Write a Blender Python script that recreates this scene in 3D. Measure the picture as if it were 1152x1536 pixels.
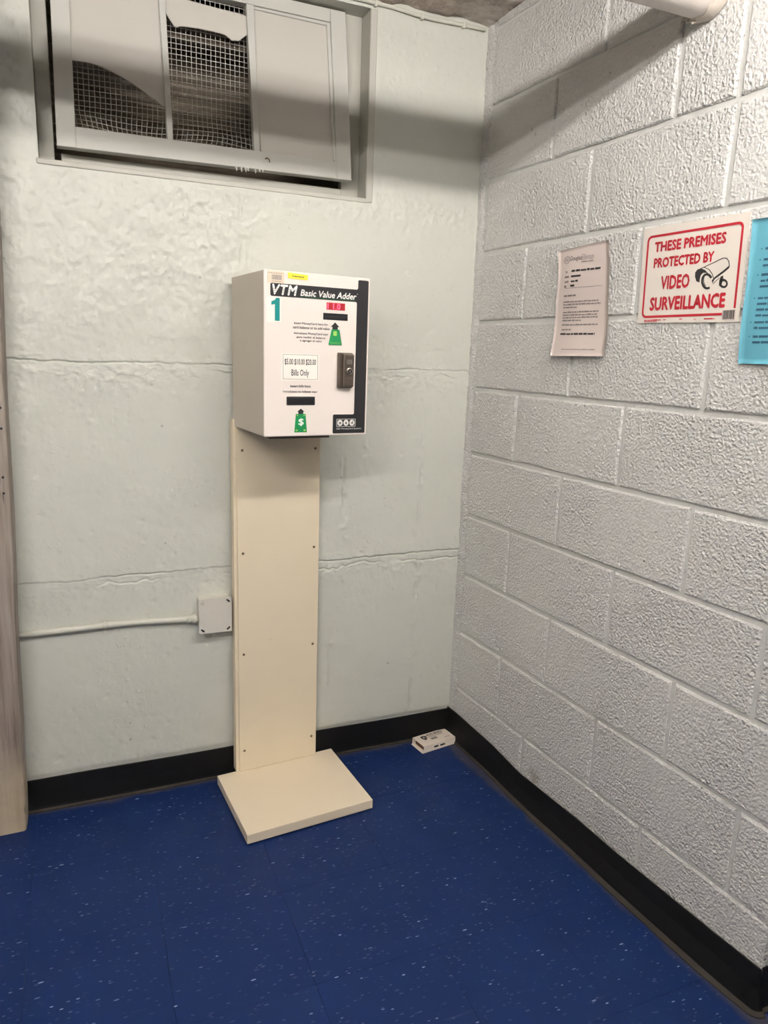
import bpy, bmesh, math, random
import numpy as np
from mathutils import Matrix, Vector

# ------------------------------------------------------------------ clear
for o in list(bpy.data.objects):
    bpy.data.objects.remove(o, do_unlink=True)
scene = bpy.context.scene
COL = scene.collection
random.seed(7)
RNG = np.random.default_rng(11)

# ------------------------------------------------------------------ camera
F_PX = 1073.88
CAM = Vector((-1.1435, -2.0484, 1.3132))
YAW, PITCH, ROLL = 0.401416, -0.216605, 0.035656
def cam_axes():
    cy, sy = math.cos(YAW), math.sin(YAW); cp, sp = math.cos(PITCH), math.sin(PITCH)
    f = Vector((sy*cp, cy*cp, sp)); r0 = Vector((cy, -sy, 0)); u0 = r0.cross(f)
    cr, sr = math.cos(ROLL), math.sin(ROLL)
    return cr*r0 + sr*u0, -sr*r0 + cr*u0, f
_r, _u, _f = cam_axes()
cd = bpy.data.cameras.new('camera'); cam = bpy.data.objects.new('camera', cd); COL.objects.link(cam)
cam.matrix_world = Matrix(((_r.x, _u.x, -_f.x, CAM.x), (_r.y, _u.y, -_f.y, CAM.y), (_r.z, _u.z, -_f.z, CAM.z), (0, 0, 0, 1)))
cd.sensor_fit = 'VERTICAL'; cd.sensor_height = 24.0; cd.lens = F_PX/1536*24.0
cd.clip_start = 0.02
scene.camera = cam

# ------------------------------------------------------------------ world and exposure
w = bpy.data.worlds.new('world'); scene.world = w; w.use_nodes = True
w.node_tree.nodes['Background'].inputs[0].default_value = (0.5, 0.52, 0.5, 1)
w.node_tree.nodes['Background'].inputs[1].default_value = 0.05
vs = scene.view_settings
vs.view_transform = 'Standard'; vs.look = 'None'; vs.gamma = 1.0; vs.use_curve_mapping = False
vs.exposure = 1.82
TUBE_MAIN = 33.0     # emission strength of the strip light over the corner
FILL_LEFT = 50.0     # unseen strip light added on the left as fill
FILL_ROOM = 8.0     # unseen strip light added behind the camera as fill
TUBE_COL = (1.0, 0.955, 0.925)
try:
    scene.cycles.use_denoising = True
    scene.cycles.sample_clamp_indirect = 8.0
except Exception:
    pass

# ------------------------------------------------------------------ frames
A = 0.081722                                  # the block wall is not quite square to the back wall
SU = Vector((math.sin(A), -math.cos(A), 0)); SN = Vector((-math.cos(A), -math.sin(A), 0)); UP = Vector((0, 0, 1))
def frame(u, v, n, o=(0, 0, 0)):
    return Matrix(((u[0], v[0], n[0], o[0]), (u[1], v[1], n[1], o[1]), (u[2], v[2], n[2], o[2]), (0, 0, 0, 1)))
M_RIGHT = frame(SU, UP, SN)                   # x = along the wall from the corner, y = up, z = into the room
M_BACK = frame((1, 0, 0), (0, 0, 1), (0, -1, 0))
def rpt(s, z, n=0.0):
    return M_RIGHT @ Vector((s, z, n))

# ------------------------------------------------------------------ colours and materials
def lin(r, g, b):
    f = lambda c: (c/255/12.92 if c/255 <= 0.04045 else ((c/255+0.055)/1.055)**2.4)
    return (f(r), f(g), f(b), 1.0)

class N:
    """small node-tree helper"""
    def __init__(s, name):
        s.m = bpy.data.materials.new(name); s.m.use_nodes = True
        s.t = s.m.node_tree; s.b = s.t.nodes['Principled BSDF']
    def n(s, typ, **kw):
        x = s.t.nodes.new(typ)
        for k, v in kw.items():
            if k.startswith('i_'):
                key = k[2:]
                key = int(key) if key.isdigit() else key.replace('_', ' ')
                x.inputs[key].default_value = v
            else:
                setattr(x, k, v)
        return x
    def l(s, a, b): s.t.links.new(a, b)
    def pos(s):
        return s.n('ShaderNodeNewGeometry').outputs['Position']
    def mapping(s, vec, scale=(1, 1, 1), rot=(0, 0, 0), loc=(0, 0, 0)):
        x = s.n('ShaderNodeMapping'); s.l(vec, x.inputs['Vector'])
        x.inputs['Scale'].default_value = scale; x.inputs['Rotation'].default_value = rot; x.inputs['Location'].default_value = loc
        return x.outputs[0]
    def noise(s, vec, scale, detail=3, rough=0.55, dist=0.0):
        x = s.n('ShaderNodeTexNoise'); s.l(vec, x.inputs['Vector'])
        x.inputs['Scale'].default_value = scale; x.inputs['Detail'].default_value = detail
        x.inputs['Roughness'].default_value = rough; x.inputs['Distortion'].default_value = dist
        return x.outputs['Fac']
    def voronoi(s, vec, scale, feature='F1', rand=1.0):
        x = s.n('ShaderNodeTexVoronoi', feature=feature); s.l(vec, x.inputs['Vector'])
        x.inputs['Scale'].default_value = scale; x.inputs['Randomness'].default_value = rand
        return x
    def ramp(s, fac, stops, interp='LINEAR'):
        x = s.n('ShaderNodeValToRGB'); s.l(fac, x.inputs[0]); cr = x.color_ramp; cr.interpolation = interp
        while len(cr.elements) < len(stops): cr.elements.new(0.5)
        for e, (p, c) in zip(cr.elements, stops):
            e.position = p; e.color = c if len(c) == 4 else (*c, 1)
        return x.outputs[0]
    def math(s, op, a, b=0.0, clamp=False):
        x = s.n('ShaderNodeMath', operation=op); x.use_clamp = clamp
        for i, v in enumerate((a, b)):
            if hasattr(v, 'node'): s.l(v, x.inputs[i])
            else: x.inputs[i].default_value = v
        return x.outputs[0]
    def mix(s, fac, a, b, mode='MIX'):
        x = s.n('ShaderNodeMix', data_type='RGBA', blend_type=mode)
        for i, v in ((0, fac), (6, a), (7, b)):
            if hasattr(v, 'node'): s.l(v, x.inputs[i])
            else: x.inputs[i].default_value = v
        return x.outputs[2]
    def bump(s, height, strength, dist, prev=None):
        x = s.n('ShaderNodeBump'); s.l(height, x.inputs['Height'])
        if hasattr(strength, 'node'): s.l(strength, x.inputs['Strength'])
        else: x.inputs['Strength'].default_value = strength
        x.inputs['Distance'].default_value = dist
        if prev is not None: s.l(prev, x.inputs['Normal'])
        return x.outputs[0]
    def out(s, col=None, rough=None, normal=None, metal=None, spec=None):
        for k, v in (('Base Color', col), ('Roughness', rough), ('Normal', normal), ('Metallic', metal), ('Specular IOR Level', spec)):
            if v is None: continue
            if hasattr(v, 'node'): s.l(v, s.b.inputs[k])
            else: s.b.inputs[k].default_value = v
        return s.m

BW = ((0, 0, 0), (1, 1, 1))
def simple(name, col, rough=0.5, metal=0.0, var=0.06, vscale=9, bump=0.0, bscale=200, spec=0.5):
    """plain paint / plastic / paper with slight mottling and fine relief"""
    k = N(name); p = k.pos()
    nz = k.noise(p, vscale, 4, 0.6)
    dark = tuple(c*(1-var) for c in col[:3]) + (1,)
    lite = tuple(min(1, c*(1+var)) for c in col[:3]) + (1,)
    c = k.mix(nz, dark, lite)
    nm = k.bump(k.noise(p, bscale, 3), bump, 0.001) if bump else None
    return k.out(c, rough, nm, metal, spec)

def m_backwall():
    k = N('painted_concrete'); p = k.pos()
    n1 = k.noise(p, 3.0, 4, 0.6); n2 = k.noise(p, 22.0, 4, 0.6)
    c = k.mix(n1, lin(198, 200, 188), lin(208, 208, 197))
    c = k.mix(k.math('MULTIPLY', n2, 0.25), c, lin(188, 190, 180))
    # tiny scattered pock marks and grime specks
    v = k.voronoi(p, 17.0); sp = k.ramp(v.outputs['Distance'], ((0.0, (1, 1, 1)), (0.055, (1, 1, 1)), (0.075, (0, 0, 0)), (1, (0, 0, 0))))
    pick = k.ramp(k.n('ShaderNodeSeparateColor').outputs[0], ((0, (0, 0, 0)), (1, (1, 1, 1))))
    sep = pick.node.inputs[0].links[0].from_node; k.l(v.outputs['Color'], sep.inputs[0])
    sel = k.math('GREATER_THAN', sep.outputs[0], 0.80)
    c = k.mix(k.math('MULTIPLY', k.math('MULTIPLY', sp, sel), 0.45), c, lin(95, 92, 84))
    b1 = k.bump(k.noise(p, 30.0, 4, 0.5, 0.3), 0.13, 0.010)
    lump = k.ramp(k.noise(p, 75.0, 2, 0.5), ((0.60, (0, 0, 0)), (0.72, (1, 1, 1))))
    b1 = k.bump(lump, k.ramp(k.noise(p, 5.0, 3, 0.6), ((0.45, (0.05,)*3), (0.68, (0.55,)*3))), 0.0022, b1)
    b3 = k.bump(k.noise(p, 150.0, 3, 0.6), 0.16, 0.0018, b1)
    return k.out(c, k.ramp(n2, ((0.3, (0.36,)*3), (0.7, (0.52,)*3))), b3, 0, 0.45)

def m_block():
    k = N('painted_block'); p = k.pos()
    n1 = k.noise(p, 2.2, 3, 0.6); n2 = k.noise(p, 60.0, 3, 0.6)
    c = k.mix(n1, lin(203, 203, 198), lin(212, 209, 205))
    pits = k.voronoi(p, 46.0); sep = k.n('ShaderNodeSeparateColor'); k.l(pits.outputs['Color'], sep.inputs[0])
    pd = k.ramp(pits.outputs['Distance'], ((0.0, (1, 1, 1)), (0.10, (1, 1, 1)), (0.17, (0, 0, 0)), (1, (0, 0, 0))))
    ps = k.math('MULTIPLY', pd, k.math('GREATER_THAN', sep.outputs[0], 0.93))
    c = k.mix(k.math('MULTIPLY', ps, 0.55), c, lin(80, 78, 74))
    amt = k.ramp(k.noise(p, 4.5, 2, 0.5), ((0.33, (0.50,)*3), (0.62, (1.0,)*3)))
    vo = k.n('ShaderNodeTexVoronoi', feature='SMOOTH_F1'); k.l(p, vo.inputs['Vector']); vo.inputs['Scale'].default_value = 150.0; vo.inputs['Smoothness'].default_value = 0.35
    grit = k.math('ADD', k.math('MULTIPLY', k.noise(p, 158.0, 2, 0.55), 0.75), k.math('MULTIPLY', vo.outputs['Distance'], 0.35))
    b1 = k.bump(grit, amt, 0.0096)
    b2 = k.bump(k.noise(p, 48.0, 2, 0.5), 0.22, 0.006, b1)
    b3 = k.bump(k.math('SUBTRACT', 1.0, ps), 0.7, 0.004, b2)
    # brown damp stain low on the wall
    st = k.n('ShaderNodeVectorMath', operation='DISTANCE'); k.l(p, st.inputs[0]); st.inputs[1].default_value = rpt(0.475, 0.105)
    sm = k.ramp(k.math('ADD', st.outputs['Value'], k.math('MULTIPLY', k.noise(p, 60, 4), 0.05)), ((0.026, (1, 1, 1)), (0.055, (0, 0, 0))))
    c = k.mix(k.math('MULTIPLY', sm, 0.6), c, lin(112, 98, 74))
    return k.out(c, 0.46, b3, 0, 0.4)

def m_mortar():
    k = N('painted_mortar'); p = k.pos()
    c = k.mix(k.noise(p, 8.0, 3), lin(200, 201, 196), lin(212, 211, 206))
    b = k.bump(k.noise(p, 45.0, 4, 0.6), 0.5, 0.006)
    b = k.bump(k.noise(p, 160.0, 2, 0.6), 0.25, 0.002, b)
    return k.out(c, 0.40, b, 0, 0.5)

def m_floor():
    k = N('blue_vinyl_tile'); p = k.pos()
    base = k.mix(k.noise(p, 3.5, 4, 0.6), lin(8, 31, 77), lin(17, 41, 93))
    base = k.mix(k.math('MULTIPLY', k.noise(p, 24.0, 4, 0.6), 0.35), base, lin(26, 38, 62))
    # long faint streaks and small pale chips, in two grain directions
    def chips(rot, sx, sy, th, seed, thr):
        v = k.voronoi(k.mapping(p, (sx, sy, 0.0), (0, 0, rot), (seed, seed*0.7, 0)), 1.0)
        s = k.n('ShaderNodeSeparateColor'); k.l(v.outputs['Color'], s.inputs[0])
        d = k.ramp(v.outputs['Distance'], ((0, (1, 1, 1)), (th, (1, 1, 1)), (th+0.05, (0, 0, 0)), (1, (0, 0, 0))))
        m = k.math('MULTIPLY', d, k.math('GREATER_THAN', s.outputs[0], thr))
        return k.math('MULTIPLY', m, k.ramp(s.outputs[1], ((0, (0.03,)*3), (0.8, (0.16,)*3), (0.93, (0.45,)*3), (1, (0.95,)*3))))
    m = k.math('MAXIMUM', chips(0.5, 34, 120, 0.17, 3.1, 0.80), chips(-0.9, 38, 130, 0.17, 9.4, 0.80))
    m = k.math('MAXIMUM', m, chips(1.5, 60, 150, 0.20, 5.7, 0.72))
    c = k.mix(k.math('MULTIPLY', m, 0.75), base, lin(168, 180, 208))
    # tile adhesive and dust left along the foot of both walls
    dot = k.n('ShaderNodeVectorMath', operation='DOT_PRODUCT'); k.l(p, dot.inputs[0]); dot.inputs[1].default_value = SN
    sx = k.n('ShaderNodeSeparateXYZ'); k.l(p, sx.inputs[0])
    dback = k.math('MULTIPLY', sx.outputs[1], -1.0)
    wob = k.math('MULTIPLY', k.noise(p, 7.0, 4, 0.65), 0.07)
    dist = k.math('ADD', k.math('MINIMUM', k.math('ABSOLUTE', k.math('SUBTRACT', dot.outputs['Value'], 0.022)), dback), k.math('SUBTRACT', wob, 0.035))
    grime = k.ramp(dist, ((0.0, (1, 1, 1)), (0.012, (1, 1, 1)), (0.030, (0, 0, 0))))
    c = k.mix(k.math('MULTIPLY', grime, 0.55), c, lin(78, 72, 62))
    scuff = k.ramp(k.noise(k.mapping(p, (3, 60, 1), (0, 0, 0.9)), 1.0, 5, 0.6), ((0.66, (0, 0, 0)), (0.74, (0.16,)*3)))
    c = k.mix(scuff, c, lin(120, 128, 150))
    b = k.bump(k.noise(p, 30.0, 3, 0.6), 0.10, 0.002)
    return k.out(c, k.ramp(k.noise(p, 9, 4), ((0.3, (0.42,)*3), (0.7, (0.58,)*3))), b, 0, 0.22)

def m_wood():
    k = N('worn_painted_wood'); p = k.pos()
    g = k.noise(k.mapping(p, (60, 60, 2.2)), 1.0, 5, 0.65)
    c = k.ramp(g, ((0.30, lin(96, 84, 74)), (0.46, lin(132, 120, 110)), (0.60, lin(148, 138, 128)), (0.75, lin(160, 150, 138))))
    sx = k.n('ShaderNodeSeparateXYZ'); k.l(p, sx.inputs[0])
    worn = k.math('MULTIPLY', k.ramp(k.math('ADD', sx.outputs[2], k.math('MULTIPLY', k.noise(p, 9, 4), 0.3)), ((0.15, (1,)*3), (0.46, (0,)*3))), 0.75)
    c = k.mix(worn, c, lin(196, 180, 152))  # colour grows paler towards the foot
    scr = k.ramp(k.noise(k.mapping(p, (45, 45, 5), (0.2, 0.1, 0)), 1.0, 3, 0.6), ((0.66, (0,)*3), (0.70, (0.8,)*3)))
    c = k.mix(scr, c, lin(62, 50, 42))
    return k.out(c, 0.55, k.bump(g, 0.3, 0.003), 0, 0.4)

def m_ceiling():
    k = N('flaking_ceiling_plaster'); p = k.pos()
    n = k.noise(p, 14.0, 5, 0.65)
    c = k.ramp(n, ((0.35, lin(166, 150, 138)), (0.52, lin(192, 180, 168)), (0.66, lin(214, 206, 196))))
    return k.out(c, 0.8, k.bump(k.noise(p, 30, 5, 0.65, 0.5), 0.9, 0.02), 0, 0.2)

def m_cream(name, a, b_, rough=0.42):
    k = N(name); p = k.pos()
    c = k.mix(k.noise(p, 5.0, 4, 0.6), a, b_)
    st = k.ramp(k.noise(p, 30.0, 5, 0.65), ((0.68, (0,)*3), (0.76, (0.35,)*3)))
    c = k.mix(st, c, lin(150, 138, 118))
    return k.out(c, rough, k.bump(k.noise(p, 500, 2), 0.06, 0.0005), 0, 0.45)

def m_emit(name, col, strength):
    k = N(name)
    k.b.inputs['Base Color'].default_value = (*col, 1) if len(col) == 3 else col
    k.b.inputs['Emission Color'].default_value = (*col[:3], 1)
    k.b.inputs['Emission Strength'].default_value = strength
    return k.m

MAT = dict(
    wall=m_backwall(), block=m_block(), mortar=m_mortar(), floor=m_floor(), wood=m_wood(), ceiling=m_ceiling(),
    plain=simple('off_white_wall_paint', lin(200, 198, 188), 0.5, 0, 0.05, 3, 0.2, 60),
    vinyl=simple('black_vinyl', lin(15, 15, 16), 0.55, 0, 0.3, 30, 0.25, 70, 0.25),
    toe=simple('dusty_vinyl_toe', lin(54, 49, 44), 0.8, 0, 0.45, 26, 0.4, 120, 0.2),
    sub=simple('dark_tile_gap', lin(20, 26, 44), 0.8, 0, 0.2, 20),
    sash=simple('window_paint', lin(195, 194, 185), 0.42, 0, 0.05, 8, 0.25, 60),
    frame=simple('window_frame_paint', lin(186, 184, 173), 0.5, 0, 0.08, 14, 0.5, 45),
    pane=simple('painted_glass', lin(197, 193, 183), 0.30, 0, 0.03, 4, 0.0),
    wire=simple('galvanised_wire', lin(206, 203, 194), 0.5, 0.0, 0.2, 60),
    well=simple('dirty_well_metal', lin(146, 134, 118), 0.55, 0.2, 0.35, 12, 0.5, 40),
    dark=simple('dark_well_lining', lin(52, 48, 42), 0.9, 0, 0.3, 15, 0.6, 40),
    web=simple('cobweb', lin(150, 146, 136), 0.9),
    conduit=simple('painted_conduit', lin(204, 203, 190), 0.38, 0, 0.04, 20, 0.2, 70),
    jbox=simple('painted_box_cover', lin(208, 204, 192), 0.42, 0, 0.03, 20, 0.1, 90),
    pipe=simple('pipe_wrap_paint', lin(214, 206, 196), 0.5, 0, 0.04, 10, 0.4, 50),
    tape=simple('torn_pipe_wrap', lin(202, 192, 178), 0.8, 0, 0.2, 80, 0.6, 90),
    cream=m_cream('cream_steel', lin(228, 213, 184), lin(234, 220, 193)),
    base=m_cream('cream_base_steel', lin(224, 208, 182), lin(231, 217, 192)),
    cab=m_cream('grey_cream_cabinet', lin(196, 185, 169), lin(202, 192, 177), 0.45),
    face=simple('white_face_overlay', lin(236, 225, 215), 0.32, 0, 0.01, 5),
    print_black=simple('black_print', lin(38, 37, 38), 0.4, 0, 0.05),
    black=simple('black_slot', lin(12, 12, 15), 0.5, 0, 0.05),
    print_white=simple('white_print', lin(240, 236, 228), 0.5, 0, 0.02),
    ink=simple('text_ink', lin(44, 42, 42), 0.6, 0, 0.05),
    faint=simple('grey_ink', lin(132, 124, 119), 0.7, 0, 0.05),
    teal=simple('teal_print', lin(0, 132, 128), 0.4, 0, 0.04),
    green=simple('green_print', lin(24, 140, 78), 0.4, 0, 0.08, 80),
    chip=simple('yellow_green_print', lin(150, 190, 90), 0.4, 0, 0.08),
    yellow=simple('yellow_sticker', lin(250, 226, 60), 0.5, 0, 0.04),
    beige=simple('beige_sticker', lin(224, 206, 182), 0.5, 0, 0.03),
    sticker=simple('white_sticker', lin(246, 238, 226), 0.5, 0, 0.02),
    bronze=simple('brown_lock_metal', lin(96, 86, 76), 0.38, 0.5, 0.12, 60),
    steel=simple('lock_steel', lin(150, 142, 132), 0.3, 0.8, 0.1, 80),
    screw=simple('dull_screw', lin(120, 104, 78), 0.4, 0.7, 0.2, 100),
    red=simple('red_ink', lin(178, 26, 42), 0.5, 0, 0.05),
    sign=simple('white_sign_board', lin(222, 214, 202), 0.45, 0, 0.02, 6),
    paper=simple('white_paper', lin(206, 192, 184), 0.8, 0, 0.02, 10),
    blue=simple('blue_paper', lin(86, 152, 168), 0.7, 0, 0.04, 8),
    blueink=simple('dark_blue_ink', lin(34, 78, 98), 0.7, 0, 0.05),
    card=simple('white_carton', lin(228, 214, 198), 0.6, 0, 0.03, 20),
    cardin=simple('carton_inside', lin(104, 68, 46), 0.8, 0, 0.1, 30),
    housing=simple('white_fixture_steel', lin(238, 238, 234), 0.4),
    led_dim=m_emit('red_display_glow', lin(150, 16, 28), 0.10),
    led=m_emit('red_display_digit', lin(255, 70, 95), 1.3),
    tube_main=m_emit('fluorescent_tube', TUBE_COL, TUBE_MAIN),
    fill_left=m_emit('fill_tube_left', TUBE_COL, FILL_LEFT),
    fill_room=m_emit('fill_tube_room', TUBE_COL, FILL_ROOM),
)

# ------------------------------------------------------------------ object helpers
def mk(name, verts, faces, mat, parent=None, smooth=False, matrix=None, **props):
    me = bpy.data.meshes.new(name); me.from_pydata([tuple(v) for v in verts], [], faces); me.update()
    return mko(name, me, mat, parent, smooth, matrix, **props)
def mko(name, me, mat, parent=None, smooth=False, matrix=None, **props):
    if mat is not None and not me.materials: me.materials.append(MAT[mat] if isinstance(mat, str) else mat)
    if smooth: me.polygons.foreach_set('use_smooth', [True]*len(me.polygons))
    o = bpy.data.objects.new(name, me); COL.objects.link(o)
    if parent is not None: o.parent = parent
    if matrix is not None:
        o.matrix_local = matrix
    for k, v in props.items(): o[k] = v
    return o
def empty(name, matrix, **props):
    o = bpy.data.objects.new(name, None); COL.objects.link(o); o.empty_display_size = 0.05
    o.matrix_world = matrix
    for k, v in props.items(): o[k] = v
    return o
def bm_mesh(name, bm):
    me = bpy.data.meshes.new(name); bm.normal_update(); bm.to_mesh(me); bm.free(); return me
def box_mesh(name, x, y, z, bevel=0.0, seg=1):
    bm = bmesh.new(); bmesh.ops.create_cube(bm, size=1.0)
    for v in bm.verts:
        v.co = Vector((x[0] if v.co.x < 0 else x[1], y[0] if v.co.y < 0 else y[1], z[0] if v.co.z < 0 else z[1]))
    if bevel > 0:
        bmesh.ops.bevel(bm, geom=bm.edges[:], offset=bevel, segments=seg, affect='EDGES', profile=0.5)
    return bm_mesh(name, bm)
def box(name, x, y, z, mat, parent=None, bevel=0.0, seg=1, matrix=None, **props):
    return mko(name, box_mesh(name, x, y, z, bevel, seg), mat, parent, False, matrix, **props)
def prism_mesh(name, pts, z0, z1):
    """flat outline in x,y extruded from z0 to z1"""
    n = len(pts)
    ar = sum(pts[i][0]*pts[(i+1) % n][1]-pts[(i+1) % n][0]*pts[i][1] for i in range(n))
    if ar < 0: pts = pts[::-1]
    vs_ = [(x, y, z0) for x, y in pts] + [(x, y, z1) for x, y in pts]
    fs = [tuple(range(n-1, -1, -1)), tuple(range(n, 2*n))] + [(i, (i+1) % n, n+(i+1) % n, n+i) for i in range(n)]
    me = bpy.data.meshes.new(name); me.from_pydata(vs_, [], fs); me.update(); return me
def prism(name, pts, z0, z1, mat, parent=None, **kw):
    return mko(name, prism_mesh(name, list(pts), z0, z1), mat, parent, **kw)
def rect(x0, y0, x1, y1): return [(x0, y0), (x1, y0), (x1, y1), (x0, y1)]
def rrect(x0, y0, x1, y1, r, k=5):
    o = []
    for cx, cy, a0 in ((x1-r, y0+r, -90), (x1-r, y1-r, 0), (x0+r, y1-r, 90), (x0+r, y0+r, 180)):
        for i in range(k+1):
            a = math.radians(a0+90*i/k); o.append((cx+r*math.cos(a), cy+r*math.sin(a)))
    return o
def ellipse(cx, cy, rx, ry, k=20, rot=0.0):
    c, s = math.cos(rot), math.sin(rot); o = []
    for i in range(k):
        a = 2*math.pi*i/k; x, y = rx*math.cos(a), ry*math.sin(a); o.append((cx+c*x-s*y, cy+s*x+c*y))
    return o
def multi_prism(name, polys, z0, z1, mat, parent=None, **kw):
    """several separate printed shapes that make up one mark"""
    V, Fc = [], []
    for pts in polys:
        pts = list(pts); n = len(pts)
        ar = sum(pts[i][0]*pts[(i+1) % n][1]-pts[(i+1) % n][0]*pts[i][1] for i in range(n))
        if ar < 0: pts = pts[::-1]
        b = len(V); V += [(x, y, z0) for x, y in pts] + [(x, y, z1) for x, y in pts]
        Fc += [tuple(range(b+n, b+2*n))] + [(b+i, b+(i+1) % n, b+n+(i+1) % n, b+n+i) for i in range(n)]
    return mk(name, V, Fc, mat, parent, **kw)
def ring(name, outer, inner, z0, z1, mat, parent=None, **kw):
    """frame between two outlines with the same number of points"""
    n = len(outer); V = [(x, y, z1) for x, y in outer] + [(x, y, z1) for x, y in inner] + [(x, y, z0) for x, y in outer] + [(x, y, z0) for x, y in inner]
    Fc = []
    for i in range(n):
        j = (i+1) % n
        Fc += [(i, j, n+j, n+i), (2*n+i, 2*n+j, j, i), (n+i, n+j, 3*n+j, 3*n+i)]
    return mk(name, V, Fc, mat, parent, **kw)
def stroke(pts, wd):
    """thick polyline as one outline (open)"""
    L, Rr = [], []
    for i, p in enumerate(pts):
        a = Vector(pts[max(0, i-1)]); b = Vector(pts[min(len(pts)-1, i+1)]); d = (b-a)
        d = d.normalized() if d.length > 0 else Vector((1, 0)); nn = Vector((-d.y, d.x))*wd/2
        L.append((p[0]+nn.x, p[1]+nn.y)); Rr.append((p[0]-nn.x, p[1]-nn.y))
    return L + Rr[::-1]
def tube_data(pts, r, k=10, cap=True):
    pts = [Vector(p) for p in pts]; V, Fc = [], []; up = None
    for i, p in enumerate(pts):
        d = (pts[min(i+1, len(pts)-1)]-pts[max(i-1, 0)]).normalized()
        if up is None:
            up = Vector((0, 0, 1)) if abs(d.z) < 0.9 else Vector((1, 0, 0))
        s = d.cross(up).normalized(); up = s.cross(d).normalized()
        rr = r[i] if isinstance(r, (list, tuple)) else r
        for j in range(k):
            a = 2*math.pi*j/k; V.append(p + s*math.cos(a)*rr + up*math.sin(a)*rr)
    m = len(pts)
    for i in range(m-1):
        for j in range(k):
            Fc.append((i*k+j, i*k+(j+1) % k, (i+1)*k+(j+1) % k, (i+1)*k+j))
    if cap:
        Fc.append(tuple(range(k))[::-1]); Fc.append(tuple((m-1)*k+j for j in range(k)))
    return V, Fc
def tube(name, pts, r, mat, parent=None, k=10, smooth=True, **kw):
    V, Fc = tube_data(pts, r, k); Fc = [f[::-1] for f in Fc]
    o = mk(name, V, Fc, mat, parent, smooth, **kw)
    return o
def text_mesh(name, body, x0, y0, x1, y1, shear=0.0, bold=0.0, z=0.0, slope=0.0, res=2, spacing=1.0, fn=None, fat=0.0):
    """built-in lettering fitted exactly into the box x0..x1, y0..y1 on the plane z"""
    cu = bpy.data.curves.new(name, 'FONT'); cu.body = body; cu.size = 1.0; cu.shear = shear; cu.offset = bold
    cu.resolution_u = res; cu.space_character = spacing; cu.fill_mode = 'FRONT'
    ob = bpy.data.objects.new(name, cu); COL.objects.link(ob)
    dg = bpy.context.evaluated_depsgraph_get(); dg.update()
    me = bpy.data.meshes.new_from_object(ob.evaluated_get(dg)); bpy.data.objects.remove(ob, do_unlink=True)
    me.name = name
    if fat > 0:                                     # heavier strokes: the same glyphs laid side by side
        bm = bmesh.new(); bm.from_mesh(me); src = bm.faces[:]
        for q, (dx, dy) in enumerate(((fat, 0), (-fat, 0), (0, fat), (0, -fat))):
            d = bmesh.ops.duplicate(bm, geom=src); bmesh.ops.translate(bm, verts=[v for v in d['geom'] if isinstance(v, bmesh.types.BMVert)], vec=(dx, dy, q+1))
        bm.to_mesh(me); bm.free()
    n = len(me.vertices); co = np.empty(n*3); me.vertices.foreach_get('co', co); co = co.reshape(-1, 3)
    mn, mx = co.min(0), co.max(0)
    X = x0 + (co[:, 0]-mn[0])/(mx[0]-mn[0])*(x1-x0); Y = y0 + (co[:, 1]-mn[1])/(mx[1]-mn[1])*(y1-y0) + slope*(X-x0)
    zz = z+np.round(co[:, 2])*2.5e-5
    Z = zz if fn is None else np.array([fn(a, b)+c for a, b, c in zip(X, Y, zz)])
    me.vertices.foreach_set('co', np.stack([X, Y, Z], 1).ravel()); me.update(); me.materials.clear()
    return me
def text(name, body, b, mat, parent, **kw):
    return mko(name, text_mesh(name, body, *b, **kw), mat, parent)

# value noise for the cast wall
def vnoise(x, y, scale, seed):
    r = np.random.default_rng(seed); g = r.random((257, 257))
    xs, ys = x*scale+1000, y*scale+1000
    xi, yi = np.floor(xs).astype(int), np.floor(ys).astype(int); fx, fy = xs-xi, ys-yi
    fx, fy = fx*fx*(3-2*fx), fy*fy*(3-2*fy); xi %= 256; yi %= 256
    return (g[yi, xi]*(1-fx)+g[yi, xi+1]*fx)*(1-fy)+(g[yi+1, xi]*(1-fx)+g[yi+1, xi+1]*fx)*fy-0.5
def fbm(x, y, scale, seed, oct=3):
    return sum(vnoise(x, y, scale*2**i, seed+i)/2**i for i in range(oct))
def sstep(a, b, v):
    t = np.clip((v-a)/(b-a), 0, 1); return t*t*(3-2*t)

# ================================================================== THE SETTING
CEIL = 2.262
X_L, X_R, Y_F = -3.3, 1.7, -4.8
WX0, WX1, WZ0, WZ1 = -1.210, -0.366, 1.745, 2.228        # window opening in the back wall

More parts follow.
